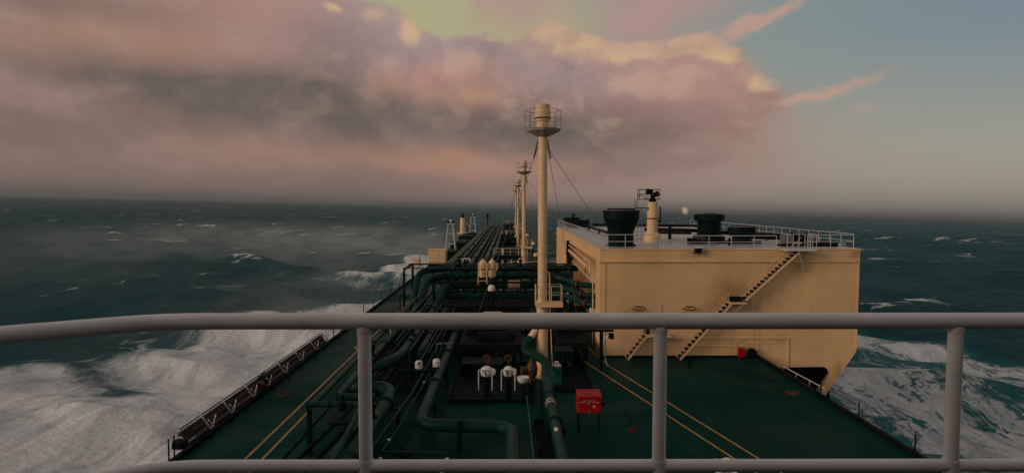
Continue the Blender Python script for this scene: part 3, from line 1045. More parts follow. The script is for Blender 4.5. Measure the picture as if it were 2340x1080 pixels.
    rail_run(ld, [(18.0, HY0 - 1.1, 7.3), (19.9, HY0 - 1.1, 7.3), (19.9, HY0 - 0.1, 7.3)], 1.0, 0.4, 0.022, WHITE, 'landing_rail')
    # door behind the small stair
    mb = MB()
    mb.bbox((9.3, HY0 - 0.05, 1.62), (10.15, HY0 - 0.003, 3.6))
    d = mb.build('door', BEIGE2, t)
    mb = MB()
    mb.bbox((9.0, HY0 - 0.35, 1.62), (9.28, HY0 - 0.06, 1.95))
    mb.build('deck_box', BLACK, t)
    # roof rails
    z = HZ + 0.045
    rail_run(t, [(6.55, HY0 + 0.3, z), (10.1, HY0 + 0.3, z)], 0.92, 1.2, 0.024, WHITE)
    rail_run(t, [(11.85, HY0 + 0.3, z), (17.9, HY0 + 0.3, z)], 0.85, 1.5, 0.024, WHITE)
    rail_run(t, [(20.0, HY0 + 0.3, z), (23.1, HY0 + 0.3, z)], 0.9, 1.3, 0.024, WHITE)
    rail_run(t, [(23.2, HY0 + 0.5, z), (23.2, HY1 - 0.3, z)], 0.95, 1.6, 0.024, WHITE)
    rail_run(t, [(6.15, 50, z), (6.15, HY1 - 0.3, z)], 0.95, 1.5, 0.024, WHITE)
    # brackets on the front
    for x, zz in ((8.6, 3.3), (12.0, 3.3)):
        mb = MB()
        mb.tube([(x - 0.45, HY0 - 0.003, zz), (x - 0.3, HY0 - 0.3, zz - 0.06), (x + 0.3, HY0 - 0.3, zz - 0.06), (x + 0.45, HY0 - 0.003, zz)], 0.035, 8, 0.12)
        mb.box((x, HY0 - 0.05, zz + 0.12), (0.5, 0.09, 0.05))
        mb.build('bracket', BROWN, t)
    # conduits along the inboard bay
    mb = MB()
    mb.tube([(HX0 - 0.12, 61.3, 6.15), (HX0 - 0.12, 45.2, 6.02), (HX0 - 0.12, 44.9, 5.2)], 0.06, 8, 0.2)
    mb.tube([(HX0 - 0.10, 61.0, 5.62), (HX0 - 0.10, 47.0, 5.5)], 0.15, 10)
    mb.tube([(HX0 - 0.12, 60.5, 4.85), (HX0 - 0.12, 43.3, 4.75), (HX0 - 0.12, 43.3, 0.3)], 0.05, 8, 0.2)
    mb.build('conduit', BEIGE2, t)
    mb = MB()
    mb.bbox((HX0 - 0.35, 61.3, 3.6), (HX0 - 0.02, 61.6, 6.6))
    mb.build('cable_trunk', BLACK, t)
    MB().bevbox((HX0 - 0.28, 58.6, 4.9), (0.5, 0.6, 0.6), 0.04).build('junction_box', BLACK, t)
    MB().bbox((16.9, HY0 + 1.3, -6.2), (22.3, HY0 + 1.4, 0.3)).build('passage_dark_panel', GREEN_DARK, t)  # dark panel added behind the opening to blacken its inside
    # plinth along the deck
    mb = MB()
    mb.bbox((HX0 - 0.02, HY0 - 0.14, 0.005), (16.6, HY0 - 0.08, 0.12))
    mb.build('plinth', GREEN_DARK, t)
    # handrail by the passage
    rail_run(t, [(17.15, 37.9, -1.0), (17.4, 33.4, -1.0)], 1.1, 1.6, 0.03, WHITE, 'passage_rail', 2)
    return t


build_house()


def build_hose_fittings():
    mb = MB().bevbox((15.45, HY0 - 0.32, 0.38), (0.42, 0.36, 0.62), 0.04)
    mb.bbox((15.3, HY0 - 0.30, 0.0), (15.36, HY0 - 0.2, 0.1))
    mb.bbox((15.55, HY0 - 0.30, 0.0), (15.61, HY0 - 0.2, 0.1))
    tag(mb.build('fire_hose_box', RED), 'small red hose box at the foot of the cream deckhouse', 'hose box')
    t = thing('hose_reel', (16.12, HY0 - 0.4, 0), 'small black hose reel beside the red hose box', 'hose reel')
    MB().lathe((16.12, HY0 - 0.40, 0.40), [(0.0, -0.16), (0.27, -0.16), (0.29, -0.10), (0.22, -0.08), (0.22, 0.08), (0.29, 0.10), (0.27, 0.16), (0.0, 0.16)], 20, (0, 1, 0)).build('drum', BLACK, t)
    mb = MB()
    mb.beam((15.98, HY0 - 0.4, 0.0), (16.12, HY0 - 0.4, 0.4), 0.05)
    mb.beam((16.26, HY0 - 0.4, 0.0), (16.12, HY0 - 0.4, 0.4), 0.05)
    mb.build('stand', BLACK, t)


build_hose_fittings()


# ------------------------------------------------------------------ things on the house roof
RZ = HZ + 0.03


def build_roof_things():
    t = thing('funnel_ventilator', (7.95, 43.9, RZ), 'large dark green funnel-shaped ventilator at the inboard roof corner', 'ventilator', 'dark green roof ventilators')
    MB().lathe((7.95, 43.9, RZ), [(0.90, 0), (0.90, 0.95), (0.95, 1.15), (1.22, 1.85), (1.28, 2.0), (1.28, 2.45)], 28).build('body', GREEN_VENT, t)
    MB().lathe((7.95, 43.9, RZ), [(1.33, 2.43), (1.33, 2.53), (1.0, 2.55), (1.0, 2.68), (0.0, 2.70)], 28).build('lid', GREEN_VENT, t)
    MB().ring((7.95, 43.9, RZ + 2.54), 1.29, 0.035, seg=28, rs=6).build('rim', GREY, t)
    MB().lathe((7.95, 43.9, RZ), [(1.05, 0.0), (1.05, 0.12), (0.9, 0.13)], 28).build('base_flange', GREEN_VENT, t)
    t = thing('mushroom_ventilator', (16.63, 51.2, RZ), 'tall dark green mushroom ventilator standing mid roof', 'ventilator', 'dark green roof ventilators')
    MB().lathe((16.63, 51.2, RZ), [(0.95, 0), (0.95, 1.65)], 26).build('body', GREEN_VENT, t)
    MB().lathe((16.63, 51.2, RZ), [(0.95, 1.60), (1.25, 1.62), (1.25, 2.10), (1.15, 2.16), (0.0, 2.2)], 26).build('cap', GREEN_VENT, t)
    MB().ring((16.63, 51.2, RZ + 2.24), 0.5, 0.03, seg=20, rs=6).build('lifting_ring', GREY, t)
    MB().lathe((16.63, 51.2, RZ), [(1.3, 0.0), (1.3, 0.3), (0.96, 0.5)], 26).build('base_flange', GREEN_VENT, t)
    t = thing('low_mushroom_ventilator', (18.06, 47.7, RZ), 'low dark green ventilator with pale rim beside the tall mushroom one', 'ventilator', 'dark green roof ventilators')
    MB().lathe((18.06, 47.7, RZ), [(0.74, 0), (0.74, 0.72)], 24).build('body', GREEN_VENT, t)
    MB().lathe((18.06, 47.7, RZ), [(0.74, 0.66), (1.04, 0.72), (1.04, 1.22), (0.9, 1.30), (0.0, 1.36)], 24).build('cap', GREEN_VENT, t)
    MB().ring((18.06, 47.7, RZ + 1.23), 1.03, 0.035, seg=24, rs=6).build('rim', GREY, t)
    t = thing('square_ventilator', (8.3, 77.8, RZ), 'pair of boxy dark green ventilators at the far inboard roof corner', 'ventilator', 'dark green roof ventilators')
    MB().bevbox((7.75, 77.6, RZ + 0.75), (1.9, 1.8, 1.1), 0.06).build('cowl', GREEN_VENT, t)
    MB().bevbox((9.35, 77.6, RZ + 0.60), (1.2, 1.5, 0.75), 0.06).build('cowl', GREEN_VENT, t)
    mb = MB()
    mb.bbox((7.2, 77.0, RZ), (8.4, 78.2, RZ + 0.25))
    mb.bbox((8.9, 77.1, RZ), (9.8, 78.1, RZ + 0.25))
    mb.build('trunk', GREEN_VENT, t)
    MB().lathe((8.0, 77.6, RZ + 1.3), [(0.12, 0), (0.12, 0.25), (0.28, 0.3), (0.2, 0.45), (0, 0.48)], 12).build('vent_cap', BLACK, t)
    # floodlight column
    x, y = 11.2, 48.3
    t = thing('floodlight_column', (x, y, RZ), 'stout cream column with caged floodlights on the deckhouse roof', 'light column')
    mb = MB().tube([(x, y, RZ), (x, y, RZ + 3.15)], 0.42, 22)
    mb.lathe((x, y, RZ), [(0.75, 0.0), (0.7, 0.5), (0.42, 0.8)], 22)
    mb.build('column', BEIGE2, t)
    MB().lathe((x, y, RZ + 1.85), [(0.42, -0.05), (0.45, -0.03), (0.45, 0.03), (0.42, 0.05)], 22).build('band', RUST, t)
    MB().lathe((x, y, RZ + 3.15), [(0.28, 0), (0.28, 0.25), (0.18, 0.3), (0.18, 0.55)], 14).build('neck', BLACK, t)
    mb = MB()
    mb.bevbox((x - 0.25, y, RZ + 3.95), (0.5, 0.45, 0.4), 0.05, Matrix.Rotation(R(18), 3, 'Y'))
    mb.build('floodlight', BLACK, t)
    mb = MB()
    mb.bevbox((x + 0.25, y - 0.1, RZ + 3.75), (0.45, 0.42, 0.38), 0.05, Matrix.Rotation(R(-25), 3, 'Y'))
    mb.build('floodlight', BLACK, t)
    mb = MB()
    for zz in (RZ + 3.35, RZ + 3.75, RZ + 4.12):
        mb.tube([(x - 1.1, y - 0.35, zz), (x + 0.5, y - 0.35, zz), (x + 0.5, y + 0.35, zz), (x - 1.1, y + 0.35, zz), (x - 1.1, y - 0.35, zz)], 0.028, 5)
    for px in (x - 1.1, x - 0.45, x + 0.5):
        for py in (y - 0.35, y + 0.35):
            mb.tube([(px, py, RZ + 3.3), (px, py, RZ + 4.14)], 0.025, 5)
    mb.tube([(x - 0.45, y - 0.35, RZ + 3.3), (x - 1.1, y - 0.35, RZ + 3.75)], 0.025, 5)
    mb.build('cage', RUST, t)
    mb = MB()
    mb.bbox((x - 1.35, y - 0.4, RZ + 2.66), (x - 0.42, y + 0.4, RZ + 2.72))
    mb.tube([(x - 1.30, y - 0.38, RZ + 2.72), (x - 1.30, y - 0.38, RZ + 3.35), (x - 1.1, y - 0.35, RZ + 3.75)], 0.025, 5)
    mb.tube([(x - 1.30, y + 0.38, RZ + 2.72), (x - 1.30, y + 0.38, RZ + 3.35)], 0.025, 5)
    mb.build('step', RUST, t)
    mb = MB()
    for dx in (-1.25, -0.85):
        mb.tube([(x + dx, y - 0.2, RZ), (x + dx, y - 0.2, RZ + 2.7)], 0.025, 5)
    for k in range(9):
        mb.tube([(x - 1.25, y - 0.2, RZ + 0.25 + k * 0.28), (x - 0.85, y - 0.2, RZ + 0.25 + k * 0.28)], 0.018, 5)
    mb.build('ladder', GREY, t)
    mb = MB()
    mb.tube([(x + 0.62, y, RZ + 1.5), (x + 0.62, y, RZ + 2.8)], 0.05, 6)
    mb.bbox((x + 0.40, y - 0.05, RZ + 1.6), (x + 0.68, y + 0.05, RZ + 1.7))
    mb.build('cable_gland', BLACK, t)
    for (hx, hy, lab) in ((14.2, 46.6, 'low square roof hatch right of the cream light column'), (20.9, 56.0, 'low square roof hatch toward the starboard roof edge'), (10.2, 60.0, 'low square roof hatch behind the funnel-shaped ventilator')):
        t = thing('roof_hatch', (hx, hy, RZ), lab, 'hatch', 'low roof hatches')
        MB().bbox((hx - 0.6, hy - 0.6, RZ), (hx + 0.6, hy + 0.6, RZ + 0.28)).build('coaming', GREEN_VENT, t)
        MB().bevbox((hx, hy, RZ + 0.33), (1.32, 1.32, 0.09), 0.03).build('lid', STEEL, t)
        MB().tube([(hx - 0.3, hy - 0.5, RZ + 0.38), (hx - 0.3, hy - 0.5, RZ + 0.5), (hx + 0.3, hy - 0.5, RZ + 0.5), (hx + 0.3, hy - 0.5, RZ + 0.38)], 0.02, 6, 0.04).build('handle', GREY, t)
    # dark roof pipes
    t = thing('roof_pipework', (13, 55, RZ), 'dark pipes running over the deckhouse roof between the ventilators', 'pipework')
    for path, r in (([(9.0, 74, RZ + 0.35), (9.0, 58, RZ + 0.35), (9.6, 50, RZ + 0.35)], 0.13),
                    ([(9.7, 72, RZ + 0.55), (22, 68, RZ + 0.55)], 0.13),
                    ([(12.2, 52.5, RZ + 0.55), (15.4, 52.0, RZ + 0.5)], 0.10),
                    ([(12.2, 55.5, RZ + 0.7), (15.6, 53.5, RZ + 0.7), (20, 52.5, RZ + 0.4), (22.5, 50, RZ + 0.4)], 0.16),
                    ([(13.2, 45.8, RZ + 0.35), (15.5, 44.6, RZ + 0.2), (18.3, 44.6, RZ + 0.2)], 0.12),
                    ([(18.9, 48.6, RZ + 0.35), (21.5, 47.0, RZ + 0.35), (22.6, 46.0, RZ + 0.3)], 0.14)):
        MB().tube(path, r, 8, 0.6).build('pipe', BLACK, t)
    mb = MB()
    for px, py in ((9.0, 70), (9.0, 62), (13.6, 52.3), (14.2, 54.4), (16, 44.6), (21.4, 51), (21.5, 47), (13.5, 70.7), (18, 69.3)):
        mb.bbox((px - 0.08, py - 0.08, RZ), (px + 0.08, py + 0.08, RZ + 0.5))
    mb.build('pipe_feet', BLACK, t)
    # small dark valve on the roof, and white flag of steam-like fitting beyond
    t = thing('roof_valve', (13.9, 53.0, RZ), 'small dark valve stand on the roof right of the light column', 'valve')
    MB().tube([(13.9, 53.0, RZ), (13.9, 53.0, RZ + 1.1)], 0.07, 8).build('stem', BLACK, t)
    MB().lathe((13.9, 53.0, RZ + 0.7), [(0.0, -0.2), (0.25, -0.1), (0.28, 0.1), (0.0, 0.2)], 14).build('bonnet', BLACK, t)
    MB().ring((13.9, 53.0, RZ + 1.12), 0.2, 0.03, seg=16, rs=5).build('handwheel', BLACK, t)
    # crates and lagging near the stair head
    t = thing('roof_winch', (20.4, 43.6, RZ), 'dark winch with pale drum beside the stair head on the roof', 'winch')
    MB().lathe((20.6, 43.6, RZ + 0.55), [(0, -0.55), (0.42, -0.55), (0.42, -0.48), (0.26, -0.45), (0.26, 0.45), (0.42, 0.48), (0.42, 0.55), (0, 0.55)], 18, (1, 0, 0)).build('drum', BLACK, t)
    MB().bevbox((19.7, 43.6, RZ + 0.5), (0.7, 0.6, 0.7), 0.05).build('motor', GREY, t)
    mb = MB()
    mb.bbox((19.2, 43.2, RZ), (21.4, 44.0, RZ + 0.13))
    mb.build('bed', BLACK, t)
    # dark low bundle along the starboard roof edge
    t = thing('hose_bundle', (21.7, 44.5, RZ), 'low dark bundle lying along the starboard roof edge', 'hose bundle')
    mb = MB()
    for k in range(4):
        mb.tube([(20.9, 43.0 + 0.22 * k, RZ + 0.13 + 0.1 * (k % 2)), (22.0, 43.05 + 0.22 * k, RZ + 0.16), (23.0, 42.9 + 0.22 * k, RZ + 0.13)], 0.12, 8, 0.3)
    mb.build('hose', BLACK, t)
    t = thing('signal_flag', (21.9, 78.0, RZ), 'small pale flag on a thin staff at the far roof edge', 'flag')
    MB().tube([(21.6, 78, RZ), (21.6, 78, RZ + 2.9)], 0.035, 6).build('staff', GREY, t)
    mb = MB()
    n = 8
    vs_ = []
    for k in range(n + 1):
        u = k / n
        for zz in (0.0, 0.85):
            for dy in (-0.006, 0.006):
                vs_.append((21.62 + 1.25 * u, 78 + 0.14 * math.sin(u * 7) + dy, RZ + 1.95 + zz - 0.45 * u + 0.06 * math.sin(u * 9)))
    fs = []
    for k in range(n):
        a, b = k * 4, k * 4 + 4
        fs += [(a, b, b + 2, a + 2), (a + 1, a + 3, b + 3, b + 1), (a, a + 1, b + 1, b), (a + 2, b + 2, b + 3, a + 3)]
    mb.add(vs_, fs, True)
    mb.build('cloth', WHITE2, t)
    # floodlight on the parapet
    t = thing('parapet_floodlight', (12.45, HY0 - 0.25, 7.1), 'small square floodlight hanging on the deckhouse front edge', 'floodlight')
    MB().bevbox((12.45, HY0 - 0.30, 7.22), (0.42, 0.34, 0.30), 0.04, Matrix.Rotation(R(20), 3, 'X')).build('housing', BLACK, t)
    MB().box((12.45, HY0 - 0.33, 7.40), (0.46, 0.30, 0.04), Matrix.Rotation(R(10), 3, 'X')).build('visor', WHITE, t)
    mb = MB()
    mb.beam((12.2, HY0 - 0.25, 7.1), (12.2, HY0 - 0.005, 7.0), 0.04)
    mb.beam((12.7, HY0 - 0.25, 7.1), (12.7, HY0 - 0.005, 7.0), 0.04)
    mb.beam((12.1, HY0 - 0.25, 7.06), (12.8, HY0 - 0.25, 7.06), 0.04)
    mb.build('bracket', BROWN, t)


build_roof_things()


# ------------------------------------------------------------------ pipes
def flange_mesh(r, w=0.10):
    return MB().lathe((0, 0, 0), [(r, -w / 2), (r * 1.42, -w / 2), (r * 1.42, w / 2), (r, w / 2)], 16, (0, 1, 0), smooth=False)


def pipe(parent, path, r, bend=None, mat=None, flanges=(), seg=14, name='pipe'):
    p = MB().tube(path, r, seg, bend if bend is not None else r * 3.2).build(name, mat or GREEN, parent)
    for (pt, ax) in flanges:
        mb = MB().lathe(pt, [(r * 0.98, -0.05), (r * 1.38, -0.05), (r * 1.38, 0.05), (r * 0.98, 0.05)], 16, ax, smooth=False)
        mb.build('flange', mat or GREEN, p)
    return p


def rack_supports(parent, ys, x0, x1, z, mat=None, w=0.14):
    mb = MB()
    mb.bbox((x0, -w / 2, z - w), (x1, w / 2, z))
    for x in (x0 + 0.1, (x0 + x1) / 2, x1 - 0.1):
        mb.bbox((x - w / 2, -w / 2, 0), (x + w / 2, w / 2, z - w))
    piece(mb, 'support', mat or GREEN_DARK, parent, [(0, y, 0) for y in ys])


YA = (0, 1, 0)
XA = (1, 0, 0)


def build_port_bundle():
    """pipes on the port side of the near deck"""
    t = thing('port_pipe_bundle', (-7, 36, 0), 'bundle of long green pipes running forward on the port side of the deck', 'pipework')
    # two outer pipes end in a cross piece on a post
    pipe(t, [(-8.15, 24.6, 2.05), (-8.15, 24.9, 2.05), (-8.15, 57.5, 2.05)], 0.13, flanges=[((-8.15, 34.5, 2.05), YA), ((-8.15, 44, 2.05), YA)])
    pipe(t, [(-5.9, 26.3, 1.9), (-7.55, 26.3, 1.9), (-7.55, 57.5, 1.9)], 0.17, flanges=[((-7.55, 36.5, 1.9), YA), ((-7.55, 46, 1.9), YA)])
    pipe(t, [(-8.3, 24.6, 2.15), (-6.0, 24.6, 2.15), (-6.0, 20, 1.6), (-6.6, 10, 1.6)], 0.12, flanges=[((-7.4, 24.6, 2.15), XA)])
    # dark lines below, running aft under the camera
    pipe(t, [(-8.55, 8, 0.75), (-8.0, 22, 0.75), (-7.3, 30, 0.75), (-7.0, 40, 0.75), (-7.0, 57, 0.75)], 0.09, mat=GREEN_DARK)
    pipe(t, [(-7.5, 8, 0.75), (-7.3, 22, 0.75), (-6.75, 30, 0.75), (-6.6, 57, 0.75)], 0.11, mat=GREEN_DARK)
    pipe(t, [(-6.9, 8, 0.9), (-6.8, 20.5, 0.9), (-6.35, 27, 0.9)], 0.16, flanges=[((-6.7, 22.0, 0.9), YA)])
    # great pipe with the S-bend
    pipe(t, [(-5.75, 6, 1.1), (-5.75, 28.9, 1.1), (-6.1, 30.4, 1.1), (-8.0, 30.2, 1.15), (-8.1, 31.6, 1.3), (-6.9, 33.4, 1.5), (-6.35, 35, 1.5), (-6.3, 58, 1.5)], 0.30, 0.9,
         flanges=[((-5.75, 21.5, 1.1), YA), ((-5.75, 27.7, 1.1), YA), ((-6.3, 38, 1.5), YA), ((-6.3, 43.5, 1.5), YA), ((-6.3, 50, 1.5), YA)], seg=18)
    pipe(t, [(-5.35, 36, 0.2), (-5.35, 36, 1.5), (-5.35, 58, 1.5)], 0.21, 0.6, flanges=[((-5.35, 40.5, 1.5), YA), ((-5.35, 48, 1.5), YA)], seg=16)
    pipe(t, [(-9.0, 42, 1.4), (-9.0, 57, 1.4)], 0.11)
    # cross members
    pipe(t, [(-5.9, 31.9, 1.5), (-3.9, 31.9, 1.5)], 0.08, mat=GREEN_DARK)
    pipe(t, [(-9.1, 47.0, 1.2), (-3.2, 47.0, 1.2)], 0.08, mat=GREEN_DARK)
    mb = MB()
    mb.bbox((-0.08, -0.08, 0), (0.08, 0.08, 2.05))
    mb.bbox((-0.14, -0.14, 0), (0.14, 0.14, 0.03))
    piece(mb, 'post', GREEN_DARK, t, [(-8.25, 24.75, 0), (-7.6, 30.6, -0.1), (-8.15, 36, -0.1), (-8.15, 43, -0.1), (-8.15, 50, -0.1), (-6.0, 24.75, 0)])
    for (x, z, r, y0, m) in ((-8.75, 0.5, 0.07, 20, GREEN_DARK), (-7.15, 1.35, 0.06, 31, GREEN), (-6.0, 0.55, 0.08, 30, GREEN_DARK), (-5.7, 1.95, 0.055, 34, GREEN), (-5.05, 0.6, 0.10, 32, GREEN_DARK), (-7.9, 1.2, 0.08, 32, GREEN_DARK), (-6.85, 2.1, 0.05, 36, GREEN), (-4.6, 1.75, 0.05, 40, GREEN)):
        pipe(t, [(x, y0, 0.1), (x, y0 + 0.4, z), (x, 57.5, z)], r, 0.2, mat=m, seg=8)
    vv = MB().lathe((0, 0, 0), [(0.2, 0), (0.2, 0.08), (0.09, 0.12), (0.09, 0.4), (0.16, 0.44), (0.16, 0.6), (0.03, 0.62), (0.03, 0.8)], 12)
    vv.ring((0, 0, 0.79), 0.2, 0.025, (0, 0, 1), 14, 5)
    piece(vv, 'valve', GREEN_DARK, t, [(-7.55, 33.2, 2.0), (-6.3, 39.5, 1.75), (-5.35, 42.2, 1.68), (-8.15, 39.4, 2.15), (-7.55, 41.0, 2.02), (-6.3, 46.5, 1.75), (-5.75, 25.2, 1.36)])
    # gate valve with dark block on the cross piece
    v = MB().bevbox((-6.9, 24.4, 1.45), (0.9, 0.35, 0.14), 0.03).build('valve_block', BLACK, t)
    MB().lathe((-6.85, 24.6, 2.2), [(0.0, -0.35), (0.2, -0.3), (0.2, 0.05), (0.08, 0.1), (0.08, 0.35), (0, 0.36)], 12).build('valve', GREEN_DARK, t)
    rack_supports(t, [40, 45, 50, 55], -7.9, -5.0, 1.18)
    mb = MB()
    mb.bbox((-0.6, -0.1, 0.0), (-0.44, 0.1, 0.8))
    mb.bbox((0.44, -0.1, 0.0), (0.6, 0.1, 0.8))
    mb.bbox((-0.6, -0.1, 0.78), (0.6, 0.1, 0.82))
    piece(mb, 'saddle', GREEN_DARK, t, [(-5.75, 15, 0), (-5.75, 22, 0), (-5.75, 28, 0)])


def build_centre_pipes():
    t = thing('cranked_pipe', (-3.5, 30, 0), 'thick green pipe that turns at right angles across the near deck', 'pipe')
    pipe(t, [(0.12, 8, 1.0), (0.10, 25.1, 1.0), (-3.85, 25.4, 1.0), (-3.95, 45.5, 1.0), (-3.95, 57, 1.0)], 0.27, 0.85,
         flanges=[((-3.93, 31.2, 1.0), YA), ((-3.94, 37.5, 1.0), YA), ((-3.95, 43, 1.0), YA), ((-2.1, 25.27, 1.0), XA)], seg=18)
    mb = MB()
    mb.bbox((-0.38, -0.08, 0), (-0.30, 0.08, 0.95))
    mb.bbox((0.30, -0.08, 0), (0.38, 0.08, 0.95))
    mb.bbox((-0.30, -0.08, 0.60), (0.30, 0.08, 0.72))
    piece(mb, 'saddle', GREEN_DARK, t, [(-3.9, 28.5, 0), (-3.9, 34, 0), (-3.95, 40, 0), (0.1, 22, 0)])
    mb = MB()
    mb.bbox((-2.2, 24.9, 0), (-2.08, 25.0, 1.3))
    mb.bbox((-2.2, 25.55, 0), (-2.08, 25.65, 1.3))
    mb.build('stanchion', GREEN_DARK, t)
    t = thing('small_bore_lines', (-4.5, 30, 0), 'thin pale-clamped pipes crossing between the thick green pipes', 'pipework')
    pipe(t, [(-6.2, 12, 0.8), (-4.95, 30, 0.8), (-4.75, 40, 1.0), (-4.65, 56, 1.0)], 0.075)
    pipe(t, [(-2.5, 23.4, 0.6), (-5.05, 23.5, 0.6), (-4.85, 26, 0.6), (-4.45, 36, 0.8), (-4.1, 37.6, 1.8)], 0.06)
    pipe(t, [(-0.9, 10, 0.5), (-0.9, 22.7, 0.5), (-6.0, 22.9, 0.5)], 0.09, mat=GREEN)
    pipe(t, [(-1.6, 10, 0.4), (-1.6, 21.8, 0.4), (-6.0, 22.0, 0.4)], 0.11, mat=GREEN_DARK)
    pipe(t, [(-4.6, 37.8, 0.3), (-4.6, 37.8, 1.6), (-3.6, 37.8, 1.6)], 0.05, 0.1, mat=GREY)
    pipe(t, [(1.02, 10, 0.3), (0.86, 31.5, 0.3)], 0.03, mat=TEAL)
    pipe(t, [(-5.0, 33.0, 1.6), (-5.0, 58, 1.6)], 0.05)
    pipe(t, [(-4.85, 35.5, 1.55), (-4.45, 58, 1.55)], 0.05)
    cl = MB().bevbox((0, 0, 0), (0.13, 0.13, 0.12), 0.02)
    piece(cl, 'clamp', WHITE2, t, [(-4.62, 32.3, 0.75), (-4.97, 24.6, 0.65), (-4.95, 22.85, 0.6), (-2.4, 22.8, 0.6), (-2.5, 21.9, 0.52), (-5.1, 28.0, 0.8)])
    # braces on the deck
    mb = MB()
    mb.beam((-4.6, 25.2, 0.15), (-3.2, 22.9, 0.15), 0.10)
    mb.beam((-5.6, 25.4, 0.12), (-4.2, 24.2, 0.12), 0.12)
    mb.build('brace', GREEN_DARK, t)
    # lagged pale junction boxes in the bundle
    for i, (x, y, z, l) in enumerate(((-5.05, 33.4, 1.25, 'leftmost of two small white caps among the port pipes'), (-4.1, 33.6, 1.3, 'rightmost of two small white caps among the port pipes'))):
        t2 = thing('capped_vent', (x, y, 0), l, 'vent cap', 'white vent caps among the port pipes')
        MB().tube([(x, y, 0), (x, y, z)], 0.10, 10).build('stem', GREEN_DARK, t2)
        MB().lathe((x, y, z), [(0.12, -0.05), (0.21, 0.0), (0.21, 0.3), (0.15, 0.4), (0, 0.42)], 14).build('cap', WHITE2, t2)
    # starboard main pipe swinging round the mast foot
    t = thing('mast_drain_pipe', (1.9, 28, 0), 'thick green pipe curling round the nearest mast and running aft', 'pipe')
    p = pipe(t, [(MX - 0.70, 35.9, 2.38), (MX - 1.15, 35.5, 1.75), (MX - 0.5, 35.0, 1.55), (MX + 0.10, 34.2, 1.45), (MX + 0.06, 32.5, 0.85), (MX + 0.02, 29, 0.8), (MX + 0.12, 8, 0.8)], 0.25, 0.7,
             flanges=[((MX + 0.02, 29.8, 0.8), YA), ((MX + 0.04, 26.2, 0.8), YA)], seg=18)
    for yy in (28.35, 28.75):
        MB().lathe((MX + 0.03, yy, 0.8), [(0.25, -0.09), (0.262, -0.085), (0.262, 0.085), (0.25, 0.09)], 18, YA).build('painted_band', PINK, p)
    MB().bevbox((MX - 0.02, 24.7, 1.06), (0.16, 0.30, 0.08), 0.03).build('glint_plate', WHITE2, p)  # white plate stands in for the glint on top of the pipe
    mb = MB()
    mb.bbox((-0.38, -0.08, 0), (-0.28, 0.08, 0.85))
    mb.bbox((0.28, -0.08, 0), (0.38, 0.08, 0.85))
    mb.bbox((-0.28, -0.08, 0.42), (0.28, 0.08, 0.52))
    piece(mb, 'saddle', GREEN_DARK, t, [(MX + 0.03, 31, 0), (MX + 0.05, 25.5, 0), (MX + 0.08, 20, 0)])
    # teal drain pot at mast foot
    t = thing('drain_pot', (2.62, 34.6, 0), 'upright teal drain pot with pale lid at the nearest mast foot', 'drain pot')
    MB().lathe((2.62, 34.4, 0), [(0.0, 0), (0.30, 0.0), (0.30, 1.0), (0.26, 1.1)], 18).build('body', TEAL, t)
    MB().lathe((2.62, 34.4, 1.1), [(0.27, 0), (0.27, 0.07), (0.14, 0.12), (0.14, 0.24), (0, 0.25)], 18).build('lid', WHITE2, t)
    # brown relief valve at the foot
    t = thing('relief_valve', (1.25, 34.9, 0), 'rusty brown relief valve tucked beside the nearest mast foot', 'valve')
    MB().lathe((1.25, 34.9, 0), [(0.0, 0), (0.22, 0.0), (0.20, 0.3), (0.30, 0.45), (0.34, 0.8), (0.28, 1.05), (0.14, 1.25), (0.14, 1.4), (0, 1.42)], 18).build('body', BROWN, t)
    MB().lathe((0.95, 34.8, 0.75), [(0.18, 0), (0.18, 0.25), (0.24, 0.25), (0.24, 0.32), (0, 0.33)], 14, (-1, -0.3, 0)).build('outlet', BROWN, t)


def pump(x, y, label, wide):
    t = thing('deck_pump', (x, y, 0), label, 'pump', 'white-lagged pumps by the nearest mast')
    MB().lathe((x, y, 0), [(0.32, 0), (0.32, 0.08), (0.17, 0.1), (0.15, 0.5), (0.24, 0.55), (0.24, 0.62), (0.14, 0.66), (0.14, 1.05)], 18).build('column', GREEN_DARK, t)
    w = 0.30 if wide else 0.25
    mb = MB()
    mb.lathe((x, y, 1.02), [(0.1, 0.0), (w, 0.05), (w + 0.04, 0.22), (w + 0.02, 0.40), (w * 0.6, 0.52), (0, 0.55)], 18)
    mb.lathe((x + w, y - 0.02, 1.25), [(0.2, 0), (0.2, 0.1), (0.12, 0.18), (0, 0.18)], 14, (1, 0, 0))
    mb.build('lagged_motor', WHITE2, t)
    mb = MB()
    fx0, fx1 = x - w - 0.12, x + (w + 0.0 if wide else w + 0.1)
    mb.tube([(fx0, y - 0.35, 0.35), (fx0, y - 0.35, 1.45), (fx1, y - 0.35, 1.45), (fx1, y - 0.35, 0.35)], 0.035, 8, 0.1)
    mb.build('guard_frame', WHITE, t)
    MB().ring((x + 0.0, y + 0.15, 1.95), 0.17, 0.04, (0, 1, 0.2), 20, 8).build('handwheel', BROWN, t)
    MB().tube([(x, y + 0.18, 1.5), (x, y + 0.18, 1.95)], 0.03, 6).build('spindle', BROWN, t)
    MB().tube([(x - 0.1, y - 0.3, 1.42), (x - 0.02, y - 0.36, 1.12)], 0.03, 6).build('lever', BLACK, t)


